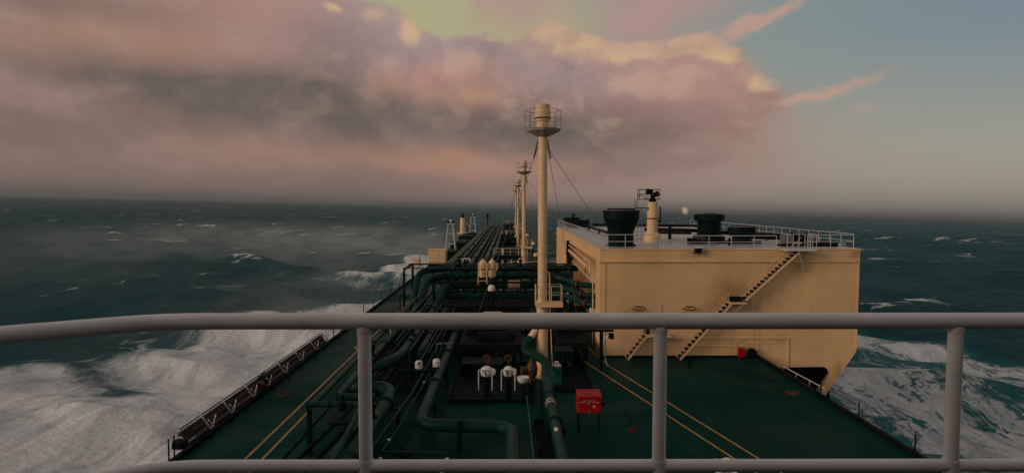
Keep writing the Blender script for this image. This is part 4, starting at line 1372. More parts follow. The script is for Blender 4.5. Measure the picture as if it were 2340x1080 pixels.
def build_port_valves():
    t = thing('port_valve_cluster', (-8.6, 49, 0), 'cluster of small pale valves and levers on the port side before the crossover elbows', 'valves')
    vb = MB().lathe((0, 0, 0), [(0.2, 0), (0.2, 0.1), (0.1, 0.14), (0.1, 0.6), (0.2, 0.65), (0.2, 0.95), (0.04, 1.0), (0.04, 1.3)], 12)
    piece(vb, 'valve', GREY, t, [(-8.9, 48.0, 0), (-8.5, 50.2, 0), (-9.4, 51.0, 0), (-7.4, 49.4, 0.6)])
    hw = MB().ring((0, 0, 1.3), 0.22, 0.03, (0, 0, 1), 14, 5)
    piece(hw, 'handwheel', OXIDE, t, [(-8.9, 48.0, 0), (-8.5, 50.2, 0), (-9.4, 51.0, 0)])
    MB().tube([(-9.3, 47.2, 0), (-9.3, 47.2, 1.1), (-8.4, 47.2, 1.1), (-8.1, 47.6, 0.9)], 0.05, 8, 0.2).build('bent_pipe', WHITE, t)
    MB().tube([(-9.6, 53.0, 0), (-9.6, 53.0, 2.4), (-8.9, 53.0, 2.1)], 0.06, 8, 0.1).build('davit', GREEN_DARK, t)
    MB().tube([(-10.5, 49.0, 0), (-9.9, 50.5, 0.9), (-9.4, 51.5, 0.9)], 0.07, 8, 0.2).build('bent_pipe', GREEN_DARK, t)


build_port_valves()
build_port_bundle()
build_centre_pipes()
pump(-1.27, 32.6, 'left of two white-lagged pumps in guard frames beside the nearest mast', True)
pump(-0.10, 32.6, 'right of two white-lagged pumps in guard frames beside the nearest mast', False)

t = thing('bowl_cover', (0.68, 32.2, 0), 'white half-bowl cover just right of the two lagged pumps', 'cover')
MB().lathe((0.68, 32.2, 0.75), [(0.0, 0.0), (0.18, 0.03), (0.29, 0.15), (0.33, 0.34), (0.30, 0.34), (0.0, 0.30)], 20).build('bowl', WHITE2, t)
MB().tube([(0.68, 32.2, 0), (0.68, 32.2, 0.78)], 0.09, 10).build('stem', GREEN_DARK, t)


def build_crossover():
    """transverse manifold pipes forward of the first mast"""
    t = thing('crossover_manifold', (-1, 57, 0), 'stack of thick green crossover pipes spanning the deck beyond the nearest mast', 'pipework')
    pipe(t, [(-8.15, 45.5, 0.9), (-8.0, 52, 1.2), (-7.6, 56.2, 3.45), (-5.6, 57.6, 3.55), (5.9, 57.6, 3.55)], 0.36, 1.3, seg=18, flanges=[((-4.9, 57.6, 3.55), XA), ((-2.9, 57.6, 3.55), XA), ((1.0, 57.6, 3.55), XA), ((3.6, 57.6, 3.55), XA)])
    pipe(t, [(-6.6, 47, 0.9), (-6.5, 52, 1.1), (-5.9, 55.6, 2.75), (-4.6, 56.6, 2.8), (5.4, 56.6, 2.8), (6.2, 52.5, 2.4), (6.6, 47.8, 1.95)], 0.38, 1.2, seg=18, flanges=[((-3.6, 56.6, 2.8), XA), ((-1.5, 56.6, 2.8), XA), ((2.9, 56.6, 2.8), XA)])
    pipe(t, [(-8.9, 55.0, 0.4), (-8.8, 58.5, 3.8), (-6.9, 59.6, 4.0), (6.6, 59.6, 4.0)], 0.30, 1.1, seg=16, flanges=[((-3.9, 59.6, 4.0), XA), ((2.2, 59.6, 4.0), XA)])
    pipe(t, [(-6.0, 55.2, 1.95), (4.8, 55.2, 1.95)], 0.32, seg=16, flanges=[((-1.0, 55.2, 1.95), XA)])
    pipe(t, [(-4.7, 53.5, 1.5), (-0.5, 53.5, 1.5), (4.4, 53.5, 1.5), (4.6, 48, 1.2)], 0.20, seg=14)
    vv = MB().lathe((0, 0, 0), [(0.24, 0), (0.24, 0.1), (0.12, 0.16), (0.12, 0.42), (0.2, 0.46), (0.2, 0.62), (0.05, 0.66), (0.05, 0.95)], 12)
    vv.ring((0, 0, 0.93), 0.26, 0.03, (0, 0, 1), 14, 5)
    piece(vv, 'valve', GREEN_DARK, t, [(-4.3, 57.6, 3.8), (-2.0, 57.6, 3.8), (2.3, 57.6, 3.8), (-4.0, 56.6, 3.05), (-0.4, 56.6, 3.05), (2.0, 56.6, 3.05), (4.3, 56.6, 3.05), (-5.0, 59.6, 4.2), (1.0, 59.6, 4.2), (-3.2, 55.2, 2.2), (1.4, 55.2, 2.2)])
    for (x0, x1, yy, zz, r) in ((-6.8, 5.6, 54.6, 3.25, 0.09), (-6.5, 5.4, 54.4, 2.45, 0.07), (-5.8, 4.9, 58.6, 4.15, 0.08), (-4.2, 4.6, 54.2, 1.05, 0.10)):
        pipe(t, [(x0, yy - 3, 0.3), (x0, yy - 0.4, 0.5), (x0, yy, zz), (x1, yy, zz), (x1, yy, 0.2)], r, 0.25, mat=GREEN_DARK, seg=8)
    for k in range(9):
        x = -6.2 + 1.35 * k
        pipe(t, [(x, 53.9, 0.2), (x, 53.9, 1.6 + 0.5 * (k % 3)), (x + 0.25, 56.3, 2.3)], 0.055, 0.2, mat=GREEN_DARK if k % 2 else GREEN, seg=7)
    # starboard branch with red flanges into the house
    for y0, z0 in ((54.8, 3.35), (51.6, 2.9), (48.8, 2.6)):
        p = pipe(t, [(2.6, y0 + 1.5, z0 + 0.25), (4.6, y0 + 0.6, z0 + 0.2), (6.1, y0 - 1.2, z0 - 0.2), (7.3, y0 - 1.6, z0 - 0.2)], 0.24, 0.8, seg=14)
        MB().lathe((5.95, y0 - 1.0, z0 - 0.17), [(0.24, -0.09), (0.38, -0.09), (0.38, 0.09), (0.24, 0.09)], 16, (0.75, -0.6, -0.1), smooth=False).build('red_flange', OXIDE, p)
    MB().lathe((6.62, 47.7, 1.94), [(0.40, -0.04), (0.44, 0.0), (0.42, 0.16), (0.0, 0.18)], 16, (0.08, -0.97, -0.1)).build('pale_end_cap', WHITE2, t)
    mb = MB()
    mb.bbox((-0.09, 55.0, 0), (0.09, 55.2, 4.3))
    mb.bbox((-0.09, 59.9, 0), (0.09, 60.1, 4.3))
    mb.bbox((-0.09, 55.2, 4.30), (0.09, 60.1, 4.45))
    piece(mb, 'frame', GREEN_DARK, t, [(x, 0, 0) for x in (-9.6, -5.3, -0.6, 3.2, 6.6 - 1.2)])
    MB().bbox((-9.7, 58.3, 4.45), (5.6, 58.9, 4.55)).build('top_beam', GREEN_DARK, t)
    MB().bbox((-9.7, 55.05, 4.45), (5.6, 55.2, 4.52)).build('top_beam', GREEN, t)
    MB().lathe((-2.95, 56.6, 2.8), [(0.38, -0.16), (0.43, -0.16), (0.43, 0.16), (0.38, 0.16)], 18, XA, smooth=False).build('rusty_band', RUST, t)
    MB().lathe((0.35, 56.6, 2.8), [(0.38, -0.55), (0.395, -0.55), (0.395, 0.55), (0.38, 0.55)], 18, XA, smooth=False).build('pink_band', PINK, t)
    # dark machinery under the crossover
    t = thing('manifold_skid', (-1.5, 50, 0), 'dark valve skid crowded under the green crossover pipes', 'valve skid')
    MB().bevbox((-0.6, 52.3, 0.9), (10.2, 3.2, 1.8), 0.08).build('bed', BLACK, t)
    MB().bevbox((2.6, 48.5, 0.9), (2.2, 3.0, 1.7), 0.08).build('cabinet', GREEN_DARK, t)
    vb = MB().lathe((0, 0, 0), [(0.28, 0), (0.28, 0.12), (0.12, 0.2), (0.12, 0.8), (0.24, 0.85), (0.24, 1.2), (0.05, 1.3), (0.05, 1.7)], 14)
    piece(vb, 'valve', GREEN_DARK, t, [(-4.3, 48.5, 0), (-3.2, 47.5, 0), (-2.2, 46.2, 0), (-0.9, 45.0, 0), (0.3, 46.5, 0), (-3.0, 43.0, 0), (-1.4, 41.5, 0), (0.2, 42.2, 0), (3.2, 44.5, 0), (4.2, 43.2, 0)])
    for a, b in (((-4.4, 48.5, 0.6), (1.2, 48.5, 0.6)), ((-3.2, 46.0, 0.6), (2.5, 46.0, 0.6)), ((-3.4, 43.0, 0.55), (0.8, 43.0, 0.55)), ((-2.6, 40.0, 0.5), (0.4, 40.0, 0.5)), ((-0.9, 38.6, 0.5), (-0.9, 50.0, 0.5)), ((0.5, 37.5, 0.45), (0.5, 47.0, 0.45)), ((3.6, 36.0, 0.5), (3.6, 46.5, 0.5))):
        MB().tube([a, b], 0.14, 10).build('pipe', GREEN_DARK, t)
    MB().bevbox((-1.7, 37.2, 0.35), (2.6, 1.6, 0.7), 0.06).build('tank', GREEN_DARK, t)
    MB().bevbox((3.4, 38.6, 0.55), (1.2, 1.6, 1.1), 0.06).build('motor_box', GREEN_DARK, t)
    t = thing('centre_dark_block', (-1.0, 43, 0), 'added low black machinery block that darkens the deck left of the nearest mast', 'machinery')  # black block added to darken the middle of the deck
    MB().bevbox((-1.3, 43.5, 0.55), (4.2, 7.5, 1.1), 0.08).build('bed', BLACK, t)
    MB().bevbox((-1.6, 44.5, 1.5), (2.6, 3.6, 0.8), 0.1).build('casing', BLACK, t)
    MB().lathe((-1.0, 41.0, 1.25), [(0, -1.2), (0.4, -1.2), (0.45, -1.0), (0.45, 1.0), (0.4, 1.2), (0, 1.2)], 16, XA).build('motor', BLACK, t)
    for k in range(5):
        MB().tube([(-2.9 + 0.8 * k, 39.6, 0.2), (-2.9 + 0.8 * k, 39.6, 0.75), (-2.9 + 0.8 * k, 41.5, 0.75)], 0.09, 8, 0.2).build('pipe', GREEN_DARK, t)
    t = thing('starboard_dark_block', (4.0, 40, 0), 'added low black machinery block that darkens the deck between the nearest mast and the deckhouse', 'machinery')  # second black block, added where the deck falls dark to starboard
    MB().bevbox((4.1, 43.0, 0.6), (2.0, 6.5, 1.2), 0.08).build('bed', BLACK, t)
    MB().bevbox((4.0, 44.0, 1.6), (1.5, 3.0, 0.9), 0.1).build('casing', BLACK, t)
    for k in range(3):
        MB().tube([(3.3 + 0.6 * k, 37.8, 0.1), (3.3 + 0.6 * k, 37.8, 0.8), (3.3 + 0.6 * k, 40.0, 0.8)], 0.10, 8, 0.2).build('pipe', GREEN_DARK, t)
    # round white cap on a stem
    t = thing('round_vent_cap', (-1.55, 50.2, 0), 'round white vent cap on a dark stem before the crossover pipes', 'vent cap')
    MB().tube([(-1.55, 50.2, 0), (-1.55, 50.2, 3.15)], 0.12, 12).build('stem', GREEN_DARK, t)
    MB().lathe((-1.55, 50.2, 3.1), [(0.16, 0), (0.28, 0.04), (0.31, 0.22), (0.26, 0.42), (0.14, 0.52), (0, 0.54)], 20).build('cap', WHITE2, t)
    # cream guard frame just above the handrail
    t = thing('guard_hoop', (-1.35, 50, 0), 'low cream guard hoop standing before the crossover pipes', 'guard frame')
    mb = MB()
    mb.tube([(-2.1, 48.0, 0.5), (-2.1, 48.0, 1.75), (-0.65, 48.0, 1.75), (-0.65, 48.0, 0.5)], 0.045, 8, 0.12)
    mb.tube([(-2.1, 48.0, 1.5), (-0.65, 48.0, 1.5)], 0.035, 8)
    mb.build('hoop', BEIGE2, t)
    mb = MB()
    for x in (-2.1, -0.65):
        mb.bbox((x - 0.06, 47.94, 0), (x + 0.06, 48.06, 0.5))
    mb.build('foot', GREEN_DARK, t)
    tag(MB().tube([(0.98, 46, 0), (0.98, 46, 2.0), (0.98, 46, 2.05)], 0.05, 8).lathe((0.98, 46, 0), [(0.12, 0.0), (0.12, 0.04), (0.05, 0.05)], 10).build('sounding_pipe', WHITE), 'thin upright white sounding pipe left of the nearest mast', 'pipe')


build_crossover()


def build_shade_beds():
    def tray(label, a, b):  # dark beds laid on the deck in place of shade under the pipework
        t = thing('shade_bed', ((a[0] + b[0]) / 2, (a[1] + b[1]) / 2, 0), label, 'shade bed', 'dark beds added as shade')
        MB().bbox((a[0], a[1], 0.004), (b[0], b[1], 0.03)).build('bed', BED_SHADE, t)
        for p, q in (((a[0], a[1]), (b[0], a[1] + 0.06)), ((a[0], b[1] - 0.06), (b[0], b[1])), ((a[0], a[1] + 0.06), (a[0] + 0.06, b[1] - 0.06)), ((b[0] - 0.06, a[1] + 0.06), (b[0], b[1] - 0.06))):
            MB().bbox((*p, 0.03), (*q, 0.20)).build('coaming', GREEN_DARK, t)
    tray('dark bed added as shade under the white-lagged pumps', (-3.25, 31.2), (1.25, 38.9))
    tray('dark bed added as shade under the port pipe bundle', (-8.9, 32.8), (-4.35, 57.5))
    tray('dark bed added as shade between the nearest mast and the walkway lines', (2.5, 33.0), (4.6, 39.4))
    tray('dark bed added as shade left of the pipe that runs aft from the mast', (1.05, 15.0), (1.62, 28.4))


build_shade_beds()


def build_walkway():
    t = thing('transverse_walkway', (-1, 69, 0), 'raised crosswise walkway with cream handrails beyond the crossover pipes', 'walkway')
    MB().bbox((-9.0, 67.4, 2.70), (5.6, 68.6, 2.80)).build('grating', GREEN_DARK, t)
    rail_run(t, [(-0.3, 68.6, 2.8), (5.6, 68.6, 2.8)], 1.0, 1.5, 0.03, BEIGE2)
    rail_run(t, [(-9.0, 67.45, 2.8), (-4.0, 67.45, 2.8)], 1.0, 1.6, 0.03, GREEN)
    mb = MB()
    mb.bbox((-0.08, 67.5, 0), (0.08, 67.66, 2.7))
    mb.bbox((-0.08, 68.3, 0), (0.08, 68.46, 2.7))
    piece(mb, 'leg', GREEN_DARK, t, [(x, 0, 0) for x in (-8.6, -5.2, -1.8, 1.2, 4.8)])
    # white winch-like stand
    t = thing('white_stand', (-5.2, 71, 0), 'small white open stand on the pipe deck beside the cream tanks', 'stand')
    mb = MB()
    mb.tube([(-5.75, 71, 0), (-5.5, 71, 3.9), (-4.7, 71, 3.9), (-4.45, 71, 0)], 0.09, 8, 0.15)
    mb.build('arch', WHITE, t)
    MB().bevbox((-5.1, 71, 3.3), (0.6, 0.5, 0.7), 0.05).build('gauge_box', BLACK, t)
    # twin cream dry-powder like vessels with ladder
    for i, (x, lab) in enumerate(((-2.42, 'left of the twin upright cream vessels above the crossover pipes, with ladder'), (-1.62, 'right of the twin upright cream vessels above the crossover pipes'))):
        yv = 54.0
        t = thing('upright_vessel', (x, yv, 0), lab, 'vessel', 'twin cream vessels')
        MB().lathe((x, yv, 3.75), [(0.0, 0), (0.28, 0.04), (0.34, 0.2), (0.34, 1.15), (0.30, 1.4), (0.18, 1.55), (0.08, 1.6), (0.08, 1.7), (0, 1.7)], 18).build('shell', BEIGE2, t)
        MB().lathe((x, yv, 4.5), [(0.34, -0.04), (0.355, -0.03), (0.355, 0.03), (0.34, 0.04)], 18).build('band', BROWN, t)
        lg = MB().bbox((-0.05, -0.05, 0), (0.05, 0.05, 3.85))
        piece(lg, 'leg', GREEN_DARK, t, [(x + 0.24 * math.cos(a), yv + 0.24 * math.sin(a), 0) for a in (0.4, 2.5, 4.6)])
        MB().tube([(x + 0.32, yv - 0.1, 4.3), (x + 0.48, yv - 0.3, 4.6), (x + 0.48, yv - 0.3, 5.1)], 0.06, 8, 0.1).build('side_pipe', BEIGE2, t)
        if i == 0:
            mb = MB()
            for dx in (-0.40, 0.38):
                mb.tube([(x + dx, yv - 0.7, 3.3), (x + dx * 0.9, yv - 0.45, 5.15)], 0.04, 6)
            ld = mb.build('ladder', BEIGE2, t)
            piece(MB().tube([(-0.39, 0, 0), (0.37, 0, 0)], 0.03, 5), 'rung', BEIGE2, ld, [(x, yv - 0.66 + 0.05 * k, 3.55 + k * 0.38) for k in range(4)])
    # A-shaped cream trestles right of them
    t = thing('cream_trestle', (0.1, 70, 0), 'row of short cream trestle legs left of the second mast', 'trestle')
    for k in range(3):
        x = -0.9 + k * 1.0
        mb = MB()
        mb.beam((x - 0.35, 70, 2.2), (x, 70, 3.9), 0.09)
        mb.beam((x + 0.35, 70, 2.2), (x, 70, 3.9), 0.09)
        mb.build('leg_pair', BEIGE2, t)
    MB().bbox((-1.3, 69.9, 2.1), (1.5, 70.1, 2.2)).build('sill', BEIGE2, t)
    MB().bbox((-1.2, 69.92, 0), (-1.0, 70.08, 2.1)).build('foot', BEIGE2, t)
    MB().bbox((1.2, 69.92, 0), (1.4, 70.08, 2.1)).build('foot', BEIGE2, t)


build_walkway()


def build_far_rack():
    t = thing('long_pipe_rack', (-5.5, 150, 0), 'long dark rack of parallel green pipes running to the bow', 'pipe rack')
    for x, r, z, m in ((-7.6, 0.22, 2.5, GREEN), (-6.8, 0.28, 2.5, GREEN), (-5.9, 0.24, 2.5, GREEN_DARK), (-5.1, 0.30, 2.55, GREEN), (-4.2, 0.22, 2.5, GREEN_DARK), (-3.4, 0.30, 2.55, GREEN), (-2.5, 0.20, 2.5, GREEN)):
        pipe(t, [(x, 60.3, z), (x, 226, z)], r, mat=m, seg=10)
    rack_supports(t, [64 + 7.5 * k for k in range(22)], -8.2, -1.9, 2.25)
    fl = flange_mesh(0.29, 0.25)
    piece(fl, 'flange', GREEN_DARK, t, [(x, 70 + 13 * k + (3 if x < -4 else 0), 2.53) for k in range(11) for x in (-6.8, -5.1, -3.4)])
    MB().bbox((-9.0, 75, 1.9), (-8.5, 226, 2.0)).build('side_walk', GREEN, t)
    # liquid dome and lumps on the centreline
    specs = ((0.0, 96, 5.0, 9, 2.6, 'dark green tank dome house between the second and third masts'),
             (0.2, 158, 5.0, 9, 2.6, 'dark green tank dome house ahead of the third mast'),
             (0.2, 218, 5.5, 10, 3.2, 'dark green low house at the forward end of the pipe deck'))
    for (x, y, sx, sy, h, lab) in specs:
        t = thing('tank_dome', (x, y, 0), lab, 'tank dome', 'tank domes along the deck')
        MB().bevbox((x, y, h / 2), (sx, sy, h), 0.15).build('house', GREEN_DARK, t)
        MB().lathe((x - 0.6, y, h), [(1.5, 0), (1.5, 0.3), (1.2, 0.55), (0.5, 0.7), (0, 0.72)], 20).build('dome', GREEN_DARK, t)
        for k in range(3):
            MB().tube([(x - sx / 2 - 0.8, y - sy / 2 - 1 + 0.0, 0.8 + 0.55 * k), (x + sx / 2 + 0.6, y - sy / 2 - 1, 0.8 + 0.55 * k)], 0.22, 10).build('pipe', GREEN, t)
        rail_run(t, [(x - sx / 2, y - sy / 2, h), (x + sx / 2, y - sy / 2, h)], 1.0, 1.2, 0.035, BEIGE2)
        MB().tube([(x - 1.1, y - 3.6, h), (x - 1.1, y - 3.6, h + 0.9)], 0.12, 10).build('vent', WHITE2, t)
    # scattered small deck fittings to starboard of the masts
    k = 0
    for (x, y, lab) in ((3.9, 92, 'nearest of the pale upright vents beyond the deckhouse line'), (4.4, 118, 'middle one of the pale upright vents beyond the deckhouse line'), (4.2, 150, 'farthest of the pale upright vents beyond the deckhouse line')):
        t = thing('upright_vent', (x, y, 0), lab, 'vent', 'pale upright vents')
        MB().tube([(x, y, 0), (x, y, 2.4)], 0.16, 10).build('stem', RED if k == 0 else GREEN, t)
        MB().lathe((x, y, 2.3), [(0.2, 0), (0.42, 0.1), (0.42, 0.4), (0.2, 0.6), (0, 0.62)], 14).build('cap', BEIGE2 if k == 0 else WHITE2, t)
        k += 1


build_far_rack()


# ------------------------------------------------------------------ port edge: lockers, towers, crane post
def build_port_far():
    t = thing('large_locker', (-12.1, 102, 0), 'large cream locker on the port edge of the deck', 'locker')
    MB().bevbox((-12.1, 102, 1.45), (2.9, 2.6, 2.3), 0.08).build('body', BEIGE2, t)
    MB().bbox((-13.6, 100.6, 2.6), (-10.6, 103.4, 2.68)).build('roof', BEIGE2, t)
    MB().bbox((-13.3, 101, 0), (-10.9, 103, 0.3)).build('foot', GREEN_DARK, t)
    MB().bbox((-12.8, 100.66, 0.4), (-11.9, 100.70, 2.3)).build('door', BEIGE2, t)
    t = thing('small_locker', (-14.6, 96, -1), 'small cream locker on thin legs outside the port edge', 'locker')
    MB().bevbox((-14.75, 96, 1.05), (1.15, 1.2, 1.35), 0.06).build('body', BEIGE2, t)
    mb = MB()
    for dx in (-0.5, 0.5):
        for dy in (-0.5, 0.5):
            mb.bbox((-14.75 + dx - 0.05, 96 + dy - 0.05, -2.2), (-14.75 + dx + 0.05, 96 + dy + 0.05, 0.4))
    mb.build('legs', BEIGE2, t)
    MB().bbox((-14.2, 95.3, 0.9), (-14.12, 95.39, 2.3)).build('side_pole', BROWN, t)
    for (x, y, h, lab) in ((-11.85, 122, 7.0, 'nearer white four-legged light tower on the port side'), (-11.0, 180, 7.2, 'farther white four-legged light tower beyond the crane post')):
        t = thing('light_tower', (x, y, 0), lab, 'light tower', 'white light towers on the port side')
        for sx in (-1, 1):
            for sy in (-1, 1):
                MB().beam((x + sx * 1.05, y + sy * 0.9, 0), (x + sx * 0.45, y + sy * 0.4, h * 0.88), 0.17).build('leg', WHITE, t)
        mb = MB()
        for z in (h * 0.33, h * 0.62):
            u = z / (h * 0.88)
            w, d = 1.05 - 0.6 * u, 0.9 - 0.5 * u
            for (a, b) in (((-w, -d), (w, -d)), ((-w, d), (w, d)), ((-w, -d), (-w, d)), ((w, -d), (w, d))):
                mb.beam((x + a[0], y + a[1], z), (x + b[0], y + b[1], z), 0.11)
        mb.build('brace', WHITE, t)
        MB().bbox((x - 0.8, y - 0.7, h * 0.88), (x + 0.8, y + 0.7, h * 0.88 + 0.1)).build('platform', WHITE, t)
        lm = MB().bevbox((0, 0, 0), (0.42, 0.35, 0.40), 0.05)
        piece(lm, 'lamp', BLACK, t, [(x - 0.5, y - 0.3, h * 0.96), (x + 0.5, y - 0.3, h * 0.96)])
        MB().bevbox((x, y - 0.3, h * 0.985), (0.4, 0.35, 0.5), 0.05).build('lamp', WHITE2, t)
    x, y = -12.4, 160
    t = thing('crane_post', (x, y, 0), 'thick cream crane post with dark gear on top, port side', 'crane')
    MB().tube([(x, y, 0), (x, y, 3.2), (x, y, 6.6)], 0.75, 18, radii=[0.85, 0.78, 0.62]).build('post', BEIGE2, t)
    MB().lathe((x, y, 2.6), [(0.8, -0.1), (1.5, 0), (1.5, 0.12), (0.8, 0.15)], 18).build('collar', BEIGE2, t)
    MB().ring((x, y, 3.6), 1.45, 0.04, seg=18, rs=5).build('collar_rail', BROWN, t)
    mb = MB()
    mb.bevbox((x, y, 6.9), (0.7, 0.7, 0.7), 0.08)
    mb.tube([(x - 1.0, y, 7.6), (x + 0.6, y, 7.5)], 0.09, 6)
    mb.tube([(x, y, 7.0), (x + 0.1, y, 8.0)], 0.16, 8)
    mb.build('head_gear', BLACK, t)
    MB().beam((x + 0.2, y + 0.5, 5.6), (x + 0.6, y + 14, 3.6), 0.5, 0.6).build('jib', BEIGE2, t)
    t = thing('signal_post', (-9.9, 238, 0), 'thin dark post near the bow left of the pipe rack', 'post')
    MB().tube([(-8.6, 232, 0), (-8.6, 232, 6.6)], 0.17, 8).build('pole', BLACK, t)
    MB().bevbox((-8.6, 232, 5.5), (0.8, 0.8, 1.8), 0.1).build('head', BLACK, t)
    # grey-green raised pipes to port of the rack
    t = thing('port_cargo_lines', (-10.5, 130, 0), 'dark green machinery row along the port edge before the crane post', 'machinery')
    for (yy, w, h) in ((112, 2.2, 1.8), (128, 3.0, 2.4), (140, 2.6, 2.0), (150, 3.2, 2.6), (170, 2.8, 2.2)):
        MB().bevbox((-10.8, yy, h / 2), (w, 5.5, h), 0.15).build('unit', GREEN_DARK, t)
    MB().tube([(-9.4, 86, 1.2), (-9.4, 200, 1.2)], 0.3, 10).build('pipe', GREEN, t)


build_port_far()


def build_gangway():
    """accommodation ladder stowed on its side along the port edge"""
    X0, Y0, Y1 = -13.85, 25.6, 45.6
    t = thing('stowed_gangway', (X0, (Y0 + Y1) / 2, -0.4), 'long grey gangway ladder stowed along the port deck edge', 'gangway')
    MB().beam((X0, Y0, -0.05), (X0, Y1, -0.05), 0.10, 0.20).build('stringer', STEEL, t)
    MB().beam((X0 - 0.24, Y0, 0.50), (X0 - 0.24, Y1, 0.50), 0.10, 0.16).build('stringer', STEEL, t)
    n = 96
    tm = MB().box((-0.14, 0, 0.28), (0.05, 0.13, 0.50), Matrix.Rotation(R(-22), 3, 'Y') @ Matrix.Rotation(R(38), 3, 'X'))
    piece(tm, 'tread', RUST, t, [(X0, Y0 + 0.3 + (Y1 - Y0 - 0.6) * k / (n - 1), 0) for k in range(n)])
    MB().tube([(X0 + 0.16, Y0 + 0.4, 0.58), (X0 + 0.16, Y1 - 0.4, 0.58)], 0.03, 6).build('handrail', STEEL, t)
    MB().tube([(X0 + 0.26, Y0 + 0.4, 0.30), (X0 + 0.26, Y1 - 0.4, 0.30)], 0.025, 6).build('handrail', STEEL, t)
    MB().tube([(X0 - 0.30, Y0 + 0.2, 0.66), (X0 - 0.30, Y1 - 0.6, 0.66)], 0.035, 6).build('handrail', RUST, t)
    br = MB()
    br.beam((0.30, 0, 0.0), (-0.35, 0, 0.9), 0.06)
    br.beam((0.35, 0.3, 0.0), (0.30, -0.35, 0.62), 0.05)
    br.beam((0.30, 0.35, 0.62), (0.36, -0.3, 0.02), 0.05)
    piece(br, 'cradle', WHITE, t, [(X0, y, 0) for y in (27.4, 29.5, 32.0, 34.0, 36.6, 39.5, 42.5, 44.9)])
    mb = MB()
    mb.bevbox((X0 - 0.1, Y0 - 0.2, 0.18), (0.5, 0.5, 0.36), 0.08)
    mb.build('turntable', GREEN_DARK, t)
    MB().lathe((X0 + 0.1, 33.2, 0.35), [(0.0, -0.2), (0.22, -0.2), (0.22, 0.2), (0, 0.2)], 14, (0, 1, 0)).build('winch_drum', OXIDE, t)
    MB().bevbox((X0, 34.2, 0.45), (0.5, 0.9, 0.5), 0.08).build('winch_motor', GREEN_DARK, t)


build_gangway()


def build_edge_stanchions():
    gp = 'thin edge stanchions'
    def run(name, label, xs, ys, h, zb=0.0, cut=()):
        t = thing(name, (xs, (ys[0] + ys[-1]) / 2, zb), label, 'stanchion row')
        pm = MB().tube([(0, 0, 0), (0, 0, h)], 0.035, 6)
        piece(pm, 'stanchion', BLACK, t, [(xs, y, zb) for y in ys])
        MB().tube([(xs, ys[0], zb + h * 0.96), (xs, ys[-1], zb + h * 0.96)], 0.008, 4).build('wire', GREY, t)
        return t
    run('edge_stanchions', 'row of thin dark stanchions with wire on the aft port deck edge', -13.75, [17, 21, 24.2, 24.6], 0.95, -0.1)
    run('edge_stanchions', 'row of thin dark stanchions on the port deck edge forward of the gangway', -13.5, [46.4, 48.5, 52, 56, 60, 64, 69, 74, 79, 84, 89, 94], 1.0)
    run('edge_stanchions', 'row of thin dark stanchions with wire on the aft starboard deck edge', 16.75, [17.5, 21, 24.8, 28.9, 32.5], 0.85, -0.05)
    # drain slots hanging below the inner edge
    t = thing('edge_drains', (-13.2, 35, 0), 'short dark scupper plates standing along the port deck edge', 'scupper row')
    sm = MB().box((0, 0, 0.11), (0.04, 0.30, 0.22))
    piece(sm, 'scupper', BLACK, t, [(-13.2, y, 0) for y in (26.6, 28.6, 30.2, 33.6, 36, 38.4, 41, 43, 47, 49)])


build_edge_stanchions()


